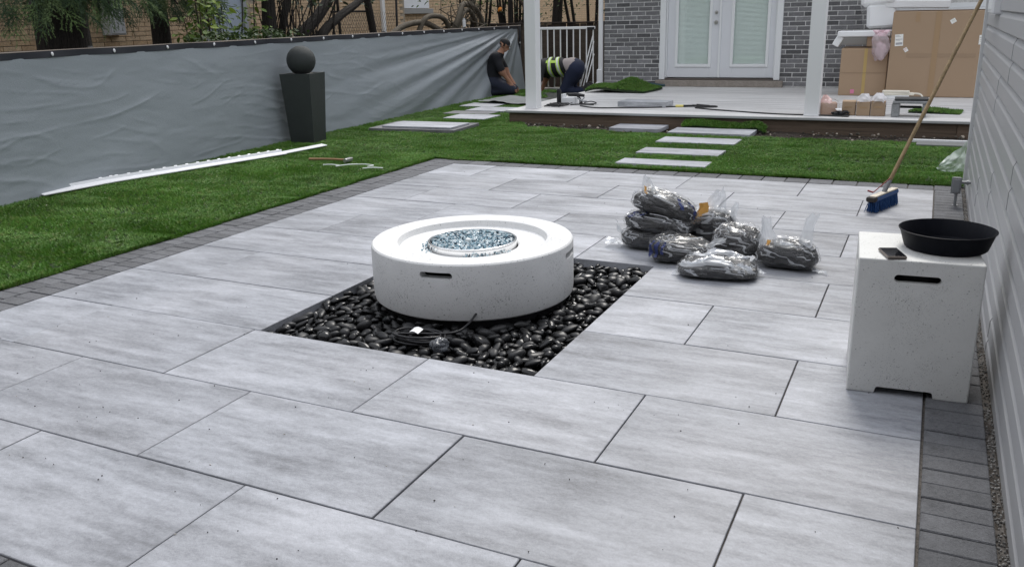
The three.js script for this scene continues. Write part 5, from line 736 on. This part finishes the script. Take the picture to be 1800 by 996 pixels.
// ---------- neighbouring house of tan brick beyond the fence ----------
{
  const g = base('tan_brick_house'); tag(g, 'long house of tan bricks standing beyond the fence and trees', 'house'); const X = -12.5;
  part('wall', merge([ext(X - 5, X - 0.006, -0.1, 5, -3, 17.02), ext(X - 5, X - 0.35, -0.1, 5, 17.021, 40)]), mat([0.42, 0.36, 0.28], 0.9, { map: rep(grainTex, 0.6) }), g);
  part('roof', ext(X - 6, X + 0.6, 5, 5.2, -4, 41), mat([0.1, 0.09, 0.085], 0.9), g);
  const ts = [[0.72, 0.52, 0.32], [0.76, 0.56, 0.36], [0.66, 0.46, 0.28], [0.8, 0.6, 0.39]].map((c) => mat(c, 0.9, { map: rep(grainTex, 0.3), bumpMap: rep(bumpTex, 0.2), bumpScale: 0.004 }));
  const H = 0.066, PI = 0.0755, LN = 0.285, J = 0.01, geos = [0, 1, 2].map(() => bx(0.03, H, LN, 0, 0, 0, 0.003, 0, 0, 0, rr(0, 3), rr(0, 3))), gy = geos.map((q) => q); let n = 0; const spare = [];
  for (let r = 0; r < 30; r++) { const y = 0.9 + r * PI; for (let z = 1 + (r % 2) * (LN + J) / 2; z < 38; z += LN + J) {
    if (z > 10.0 && z < 11.25 && y > 0.6 && y < 2.4) continue; const zc = z + LN / 2, x = (zc > 17.1 ? X - 0.344 : X) + rr(-0.003, 0.003), geo = geos[Math.floor(rnd() * 3)];
    if (zc > 16.9 && zc < 17.15) continue; const seen = y > 1.1 && y < 1.98 && z > 5.6 && n < 299;
    if (seen) { n++; const o = part('brick', geo, ts[Math.floor(rnd() * 4)], g); o.position.copy(V(x, y, zc)); } else spare.push(geo.clone().translate(x, y, -zc));
  } }
  part('brick', mergeGeometries(spare), ts[1], g).userData.kind = 'stuff';
  const w = part('window', merge([ext(X - 0.05, X + 0.05, 0.7, 2.4, 10.05, 10.13, 0.006), ext(X - 0.05, X + 0.05, 0.7, 2.4, 11.1, 11.2, 0.006), ext(X - 0.05, X + 0.05, 0.62, 0.7, 10.02, 11.22, 0.006)]), mat([0.3, 0.32, 0.34], 0.6), g); part('pane', ext(X - 0.02, X - 0.005, 0.7, 2.4, 10.13, 11.1, 0.002), mat([0.36, 0.42, 0.5], 0.3), w);
  const m = part('utility_box', merge([ext(X + 0.002, X + 0.2, 1.345, 1.95, 7.78, 8.1, 0.012)]), mat([0.55, 0.56, 0.58], 0.5), g); part('cover', ext(X + 0.201, X + 0.212, 1.37, 1.92, 7.8, 8.08, 0.004), mat([0.5, 0.51, 0.53], 0.5), m);
  part('conduit', limb([V(X + 0.03, 1.2, 7.42), V(X + 0.05, 1.5, 7.4), V(X + 0.04, 2.2, 7.3)], 0.014, 6), mat([0.12, 0.09, 0.08], 0.6), g);
  part('window_sill', ext(X - 0.35, X - 0.2, 1.6, 1.73, 17.2, 18.8, 0.008), mat([0.3, 0.3, 0.29], 0.8), g); part('window', ext(X - 0.34, X - 0.3, 1.74, 2.6, 17.25, 18.75, 0.006), mat([0.75, 0.77, 0.8], 0.3), g);
  part('downspout', ext(X + 0.002, X + 0.08, 0, 5, 15.9, 16.02, 0.01), mat([0.75, 0.76, 0.76], 0.4), g);
}
// ---------- trees and shrubs beyond the fence ----------
const barkM = mat([0.028, 0.023, 0.019], 0.95, { map: rep(barkTex, 0.6, 1.2), bumpMap: rep(barkTex, 0.6, 1.2), bumpScale: 0.02 });
const barkL = mat([0.07, 0.055, 0.042], 0.95, { map: rep(barkTex, 0.4, 0.9), bumpMap: rep(barkTex, 0.4, 0.9), bumpScale: 0.01 });
// spray of needles, 0.34 m long, along +x, drooping side twigs
const sprayGeo = (() => { const pos = []; const ndl = (o, d, l) => { const s = new THREE.Vector3(rnd() - 0.5, rnd() - 0.5, rnd() - 0.5).cross(d).normalize().multiplyScalar(0.0026), e = o.clone().addScaledVector(d, l); pos.push(o.x - s.x, o.y - s.y, o.z - s.z, o.x + s.x, o.y + s.y, o.z + s.z, e.x, e.y, e.z); };
  const twig = (o, d, L, n) => { for (let i = 0; i < n; i++) { const t = i / n, p = o.clone().addScaledVector(d, L * t); p.y -= 0.35 * L * t * t; for (let k = 0; k < 2; k++) { const q = new THREE.Vector3(rnd() - 0.5, rnd() - 0.42, rnd() - 0.5).normalize().multiplyScalar(0.9).add(d).normalize(); ndl(p, q, rr(0.022, 0.034)); } } };
  twig(new THREE.Vector3(), new THREE.Vector3(1, 0, 0), 0.34, 44); for (const [t, s] of [[0.1, 1], [0.14, -1], [0.3, 1], [0.34, -1], [0.5, 1], [0.55, -1]]) twig(new THREE.Vector3(0.34 * t, -0.35 * 0.34 * t * t, 0), new THREE.Vector3(0.75, -0.12, s * 0.6).normalize(), 0.2 * (1.1 - t), 24);
  const g = new THREE.BufferGeometry(); g.setAttribute('position', new THREE.Float32BufferAttribute(pos, 3)); g.computeVertexNormals(); return g; })();
const needleM = mat([1, 1, 1], 0.7);
function spruce(label, x, z, r, H, low, over = () => 1) { // low: list of hanging branch tips [x, y, zb]
  const g = base('spruce_tree', [x, -0.1, z]); tag(g, label, 'spruce tree', 'spruces beyond the fence'); const L = (a, y, b) => new THREE.Vector3(a - x, y + 0.1, -(b - z));
  part('trunk', limb([L(x, -0.1, z), L(x + 0.03, 1.4, z + 0.04), L(x, 4, z), L(x, H, z)], [r * 1.15, r, r * 0.7, 0.03], 14, 16), barkM, g);
  const br = [], list = [], put = (p, dir, k, s) => { const q = new THREE.Quaternion().setFromUnitVectors(new THREE.Vector3(1, 0, 0), dir.clone().normalize()).multiply(Q(rr(-0.8, 0.8), 0, 0)), t = rnd(); list.push([new THREE.Matrix4().compose(p, q, new THREE.Vector3(s, s, s)), t > 0.65 ? col(0.13 * k, 0.2 * k, 0.07 * k) : col(0.05 * k, (0.085 + 0.03 * t) * k, 0.042 * k)]); };
  const branch = (pts, r0, dens, minY) => { br.push(limb(pts, pts.map((_, i) => r0 * (1 - i / pts.length) + 0.004), 5, 8)); const c = new THREE.CatmullRomCurve3(pts), len = c.getLength(), n = Math.round(len * dens); for (let i = 0; i < n; i++) { const t = 0.22 + 0.78 * (i + rnd()) / n, p = c.getPoint(Math.min(1, t)), d = c.getTangent(Math.min(1, t)); const w = 0.24 * Math.sin(Math.min(1, t + 0.15) * 2.6) + 0.05; p.x += rr(-w, w); p.z += rr(-w, w); p.y -= rr(0, 0.16); if (p.y < minY) continue; put(p, d.add(new THREE.Vector3(rr(-0.7, 0.7), rr(-0.9, 0.1), rr(-0.7, 0.7))), rr(0.65, 1.35), rr(0.75, 1.2)); } };
  for (const [tx, ty, tz] of low) { const a = Math.atan2(tz - z, tx - x), m = L(x + (tx - x) * 0.5, ty + 0.42, z + (tz - z) * 0.5); branch([L(x, ty + 0.35, z), m, L(tx, ty + 0.12, tz)], 0.03, 21, ty - 0.1); }
  for (let y = 3.3; y < H - 0.3; y += 0.34) { const R = Math.min(2.5, (H - y) * 0.42), n = 5; for (let i = 0; i < n; i++) { const a = i / n * 6.283 + y * 2.4 + rr(-0.3, 0.3), l = R * rr(0.75, 1.1) * over(a); branch([L(x, y, z), L(x + Math.cos(a) * l * 0.5, y - 0.05, z + Math.sin(a) * l * 0.5), L(x + Math.cos(a) * l, Math.max(2.25, y - 0.45), z + Math.sin(a) * l)], 0.035, y < 5 ? 15 : 11, 2.15); } }
  part('branch', merge(br), barkM, g); instances('needles', sprayGeo, needleM, list, g, 'stuff');
}
spruce('big spruce with a thick dark trunk beyond the left end of the fence', -9.55, 4.72, 0.3, 9, [[-8.9, 1.72, 3.5], [-8.8, 1.56, 3.85], [-8.75, 1.66, 4.0], [-8.7, 1.66, 4.55], [-8.7, 1.62, 4.8], [-8.8, 1.66, 5.05], [-8.75, 1.7, 5.3], [-8.6, 1.78, 4.95]], (a) => 0.95 + 0.4 * Math.cos(a));
spruce('slimmer spruce with hanging branches, right of the thick trunked one', -11.0, 7.55, 0.14, 6.5, [[-10.3, 1.66, 7.35], [-10.3, 1.52, 7.7], [-10.1, 1.5, 7.95], [-10.3, 1.72, 8.0], [-10.35, 1.8, 7.0], [-10.4, 1.85, 8.3]]);
const leafGeo = (() => { const pos = [], P = [[0, 0, 0], [0.3, 0.02, 0.22], [0.65, 0.03, 0.2], [1, -0.06, 0]], Nn = [[0, 0, 0], [0.3, 0.02, -0.22], [0.65, 0.03, -0.2], [1, -0.06, 0]], C = [[0, 0, 0], [0.35, -0.03, 0], [0.68, -0.03, 0], [1, -0.06, 0]]; for (const E of [P, Nn]) for (let i = 0; i < 3; i++) { pos.push(...C[i], ...E[i], ...E[i + 1], ...C[i], ...E[i + 1], ...C[i + 1]); } const g = new THREE.BufferGeometry(); g.setAttribute('position', new THREE.Float32BufferAttribute(pos, 3)); g.computeVertexNormals(); return g; })();
const leafM = mat([1, 1, 1], 0.8, { phys: true, transmission: 0.25, thickness: 0 });
function leaves(parent, n, size, c0, where) { const l = []; for (let i = 0; i < n; i++) { const p = where(i); if (!p) continue; const k = rr(0.6, 1.4), s = size * rr(0.7, 1.3), t = rnd(); l.push([new THREE.Matrix4().compose(p, Q(rr(-0.7, 0.7), rnd() * 6.28, rr(-1.0, 0.2)), new THREE.Vector3(s, s, s)), t > 0.8 ? col(c0[0] * k * 1.6, c0[1] * k * 1.35, c0[2] * k) : col(c0[0] * k, c0[1] * k, c0[2] * k)]); } return instances('leaves', leafGeo, leafM, l, parent, 'stuff'); }
{
  const g = base('leafy_bush', [-9.3, 0, 7.0]); tag(g, 'bush with broad bright green leaves in front of the grey window', 'bush'); const st = [], tips = [];
  for (let i = 0; i < 16; i++) { const a = rr(-0.75, 0.75), h = rr(1.35, 2.25), b = rr(-0.35, 0.35); const p = [new THREE.Vector3(b * 0.3, 0, a * 0.3), new THREE.Vector3(b * 0.7, h * 0.6, a * 0.8), new THREE.Vector3(b + rr(-0.1, 0.1), h, a + rr(-0.1, 0.1))]; st.push(limb(p, [0.02, 0.012, 0.004], 5, 8)); tips.push(new THREE.CatmullRomCurve3(p)); }
  part('stem', merge(st), barkL, g); leaves(g, 900, 0.105, [0.12, 0.2, 0.03], () => { const p = tips[Math.floor(rnd() * 16)].getPoint(rr(0.45, 1)); return p.add(new THREE.Vector3(rr(-0.14, 0.14), rr(-0.1, 0.1), rr(-0.14, 0.14))); });
  const lo = base('low_hedge', [-8.6, 0, 6.9]); tag(lo, 'low dark green hedge right behind the fence top', 'hedge'); leaves(lo, 1500, 0.07, [0.035, 0.07, 0.014], () => new THREE.Vector3(rr(-0.3, 0.3), 1.0 + rr(0, 0.36) + 0.05 * rnd(), rr(-0.95, 0.85))); part('stem', merge([...Array(9)].map((_, i) => limb([new THREE.Vector3(0, 0, -0.8 + i * 0.2), new THREE.Vector3(rr(-0.1, 0.1), 1.25, -0.8 + i * 0.2)], 0.012, 5, 4))), barkM, lo);
}
{
  const tr = (label, pts, rad) => { const g = base('shrub_trunk', [pts[0][0], 0, pts[0][2]]); tag(g, label, 'tree trunk'); part('trunk', limb(pts.map(([x, y, z]) => V(x - pts[0][0], y, z - pts[0][2])), rad, 9, 16), barkM, g); return g; };
  tr('upright dark trunk behind the fence right of the leafy bush', [[-9.0, 0, 7.75], [-9.0, 1.3, 7.8], [-9.02, 1.8, 7.86], [-9.0, 3.4, 7.9]], [0.13, 0.115, 0.1, 0.05]);
  tr('second dark trunk leaning beside the upright one', [[-8.98, 0, 7.9], [-8.95, 1.3, 8.0], [-8.9, 1.8, 8.15], [-8.8, 3, 8.6]], [0.07, 0.06, 0.055, 0.03]);
  tr('thick trunk leaning to the right over the fence', [[-9.0, 0, 8.2], [-9.0, 1.2, 8.45], [-9.0, 1.55, 8.95], [-9.05, 1.95, 9.5], [-9.1, 2.7, 10.3]], [0.1, 0.1, 0.09, 0.08, 0.05]);
  tr('long bare limb leaning far right past the sphere fountain', [[-8.9, 0, 8.7], [-8.9, 1.22, 8.85], [-8.95, 1.5, 9.35], [-9, 1.78, 10.1], [-9, 2.2, 10.9]], [0.1, 0.085, 0.07, 0.06, 0.03]);
  const g = base('bare_shrub', [-9.0, 0, 8.5]); tag(g, 'many-stemmed bare shrub between the dark trunks behind the fence', 'shrub'); const st = []; for (let i = 0; i < 46; i++) { const a = rr(-0.7, 0.6), b = rr(-0.25, 0.25), t = rr(-0.2, 0.9); st.push(limb([new THREE.Vector3(b * 0.5, 0.2, -a * 0.7), new THREE.Vector3(b, 1.25, -a), new THREE.Vector3(b + rr(-0.1, 0.1), 1.7, -a - t * 0.4 + rr(-0.05, 0.05)), new THREE.Vector3(b, 2.5, -a - t)], [0.014, rr(0.007, 0.014), 0.008, 0.004], 5, 9)); } part('stem', merge(st), barkM, g);
  leaves(g, 260, 0.1, [0.04, 0.06, 0.03], () => new THREE.Vector3(rr(-0.4, 0.4), rr(1.68, 2.6), rr(-1.6, 0.8)));
  const pole = (lb, x0, z0, x1, z1, r, y, m) => { const q = base('pole', [x0, 0, z0]); tag(q, lb, 'pole'); part('pole', limb([V(0, 0, 0), V((x1 - x0) * 0.6, y * 0.6, (z1 - z0) * 0.6), V(x1 - x0, y, z1 - z0)], r, 8, 6), m, q); };
  pole('thin dark pole behind the fence left of the chain link panel', -9.5, 10.2, -9.5, 10.16, 0.025, 2.4, barkM); pole('stout dark leaning post right of the chain link panel', -9.5, 11.45, -9.5, 10.9, 0.07, 2.6, barkM); pole('slim black pole beside the white downspout of the tan house', -9.5, 11.92, -9.5, 12.06, 0.022, 2.6, M.black);
  const cl = base('chain_link_panel', [-9.6, 0, 10.7]); tag(cl, 'chain link fence panel between two dark poles', 'fence'); const wires = []; for (let i = -14; i < 15; i++) for (const s of [-1, 1]) wires.push(limb([V(0, 1.05, i * 0.075), V(0, 1.62, i * 0.075 + s * 0.4)], 0.0035, 3, 1)); part('mesh', merge(wires), mat([0.12, 0.11, 0.1], 0.6), cl); part('rail', limb([V(0, 1.63, -0.6), V(0, 1.63, 0.62)], 0.018, 6, 2), barkM, cl);
}
{ // coiled vines lying on the far part of the fence
  const vm = mat([0.16, 0.135, 0.1], 0.9, { map: rep(barkTex, 0.2, 0.7), bumpMap: rep(barkTex, 0.2, 0.7), bumpScale: 0.008 }), vine = (lb, pts, r) => { const g = base('dry_vine', [-8.9, 0, pts[0][1]]); tag(g, lb, 'vine'); part('stem', limb(pts.map(([y, z, x = 0]) => V(x, y, z - pts[0][1])), r, 7, 28), vm, g); return g; };
  vine('low flat loop of thick dry vine on the fence top', [[1.15, 10.7], [1.36, 11.3], [1.4, 12.0], [1.25, 12.6]], 0.055); vine('arched thick dry vine rising from the low loop', [[1.2, 11.75], [1.46, 11.95, 0.05], [1.52, 12.35, 0.02], [1.44, 12.8], [1.2, 13.0]], 0.05);
  const g = vine('tall double arch of dry vine behind a small white can', [[1.1, 13.0], [1.45, 13.15, 0.1], [1.72, 13.55], [1.66, 14.05], [1.4, 14.35], [1.0, 14.4]], 0.06); part('stem', limb([V(0.1, 1.1, 0.1), V(0.1, 1.5, 0.3), V(0.05, 1.62, 0.7), V(0, 1.35, 1.1), V(0, 1.0, 1.15)], 0.045, 7, 24), vm, g); const tw = []; for (let i = 0; i < 22; i++) tw.push(limb([V(rr(-0.2, 0.2), rr(1.1, 1.4), rr(-0.5, 1.4)), V(rr(-0.2, 0.2), rr(1.4, 1.7), rr(-0.5, 1.4)), V(rr(-0.2, 0.3), rr(1.7, 2.3), rr(-0.6, 1.7))], [0.016, 0.01, 0.004], 5, 8)); part('twig', merge(tw), vm, g);
  const c = base('spray_can', [-8.5, 1.3, 12.85]); tag(c, 'small white can standing on the fence top among the vines', 'can'); part('can', cyl(0.033, 0.033, 0.13, 0, 0.065, 0, 16), M.white, c); part('cap', cyl(0.02, 0.026, 0.035, 0, 0.147, 0, 14), mat([0.5, 0.5, 0.5], 0.4), c);
  const foliage = (lb, x, z, n, sz, c0, w, h0, h1, d, cat = 'shrub', stems = 8, sm = barkM) => { const q = base(cat === 'tree' ? 'leafy_tree' : 'garden_shrub', [x, 0, z]); tag(q, lb, cat); const st = []; for (let i = 0; i < stems; i++) { const a = rr(-w, w) * 0.7, b = rr(-d, d) * 0.6; st.push(limb([new THREE.Vector3(a * 0.3, 0, b * 0.3), new THREE.Vector3(a * 0.8, (h0 + h1) * 0.4, b), new THREE.Vector3(a, h1, b)], [0.05, 0.03, 0.008], 6, 8)); } part('stem', merge(st), sm, q); leaves(q, n, sz, c0, () => { const X = rr(-w, w), Y = rr(h0, h1), Z = rr(-d, d); return fbm(X * 2 + x, Y * 2.2, Z * 2 + z, 2) > -0.12 ? new THREE.Vector3(X, Y, Z) : null; }); return q; };
  foliage('light green shrub above the dry vines', -10.2, 16.5, 1100, 0.1, [0.06, 0.11, 0.025], 0.8, 1.75, 3, 2.2, 'shrub', 10);
  foliage('dark leafy shrub left of the white porch post, behind the fence corner', -9.5, 17.2, 1500, 0.08, [0.028, 0.055, 0.018], 0.9, 1.2, 3, 1.2, 'shrub', 14);
  const t = foliage('ivy covered tree behind the plank fence and railing', -7.6, 17.5, 5200, 0.075, [0.05, 0.095, 0.022], 1.7, 1.45, 4.6, 1.0, 'tree', 5); part('trunk', limb([new THREE.Vector3(-0.75, 0, 0.4), new THREE.Vector3(-0.7, 1.6, 0.4), new THREE.Vector3(-0.5, 4, 0)], [0.14, 0.12, 0.06], 9, 10), barkM, t);
  const dt = base('slim_trunk', [-9.1, 0, 16.2]); tag(dt, 'dark slim trunk with a forked bare branch left of the porch post', 'tree trunk'); part('trunk', limb([V(0, 0, 0), V(0, 1.4, 0), V(-0.05, 3, 0.1)], [0.08, 0.07, 0.04], 8, 8), barkM, dt); part('branch', merge([limb([V(0.1, 1.2, 0), V(0.35, 1.45, 0), V(0.3, 1.75, 0), V(0, 2.0, 0), V(-0.2, 2.3, 0)], [0.03, 0.03, 0.028, 0.02, 0.01], 6, 14)]), barkL, dt);
  const fw = base('orange_flower', [-9.27, 1.62, 16.0]); tag(fw, 'single orange leaf or flower on the slim dark trunk', 'flower'); part('petal', sheet(6, 6, (u, v) => new THREE.Vector3((u - 0.5) * 0.09, (v - 0.5) * 0.09 + 0.02 * Math.sin(u * 3), 0.02 * Math.sin(v * 4))), mat([0.7, 0.25, 0.03], 0.6), fw);
}
// ---------- house behind the photographer, shading the near slabs ----------
{
  const g = base('rear_house'); tag(g, 'house wall behind the camera that shades the near end of the patio', 'house');
  part('wall', ext(-9, 4.2, -0.1, 4.3, -9.2, -4.3, 0.02), mat([0.13, 0.12, 0.115], 0.9, { map: rep(grainTex, 0.6) }), g); part('roof', ext(-9.4, 4.6, 4.3, 4.5, -9.6, -3.9, 0.02), mat([0.06, 0.06, 0.065], 0.9), g);
}
renderer.render(scene, camera);
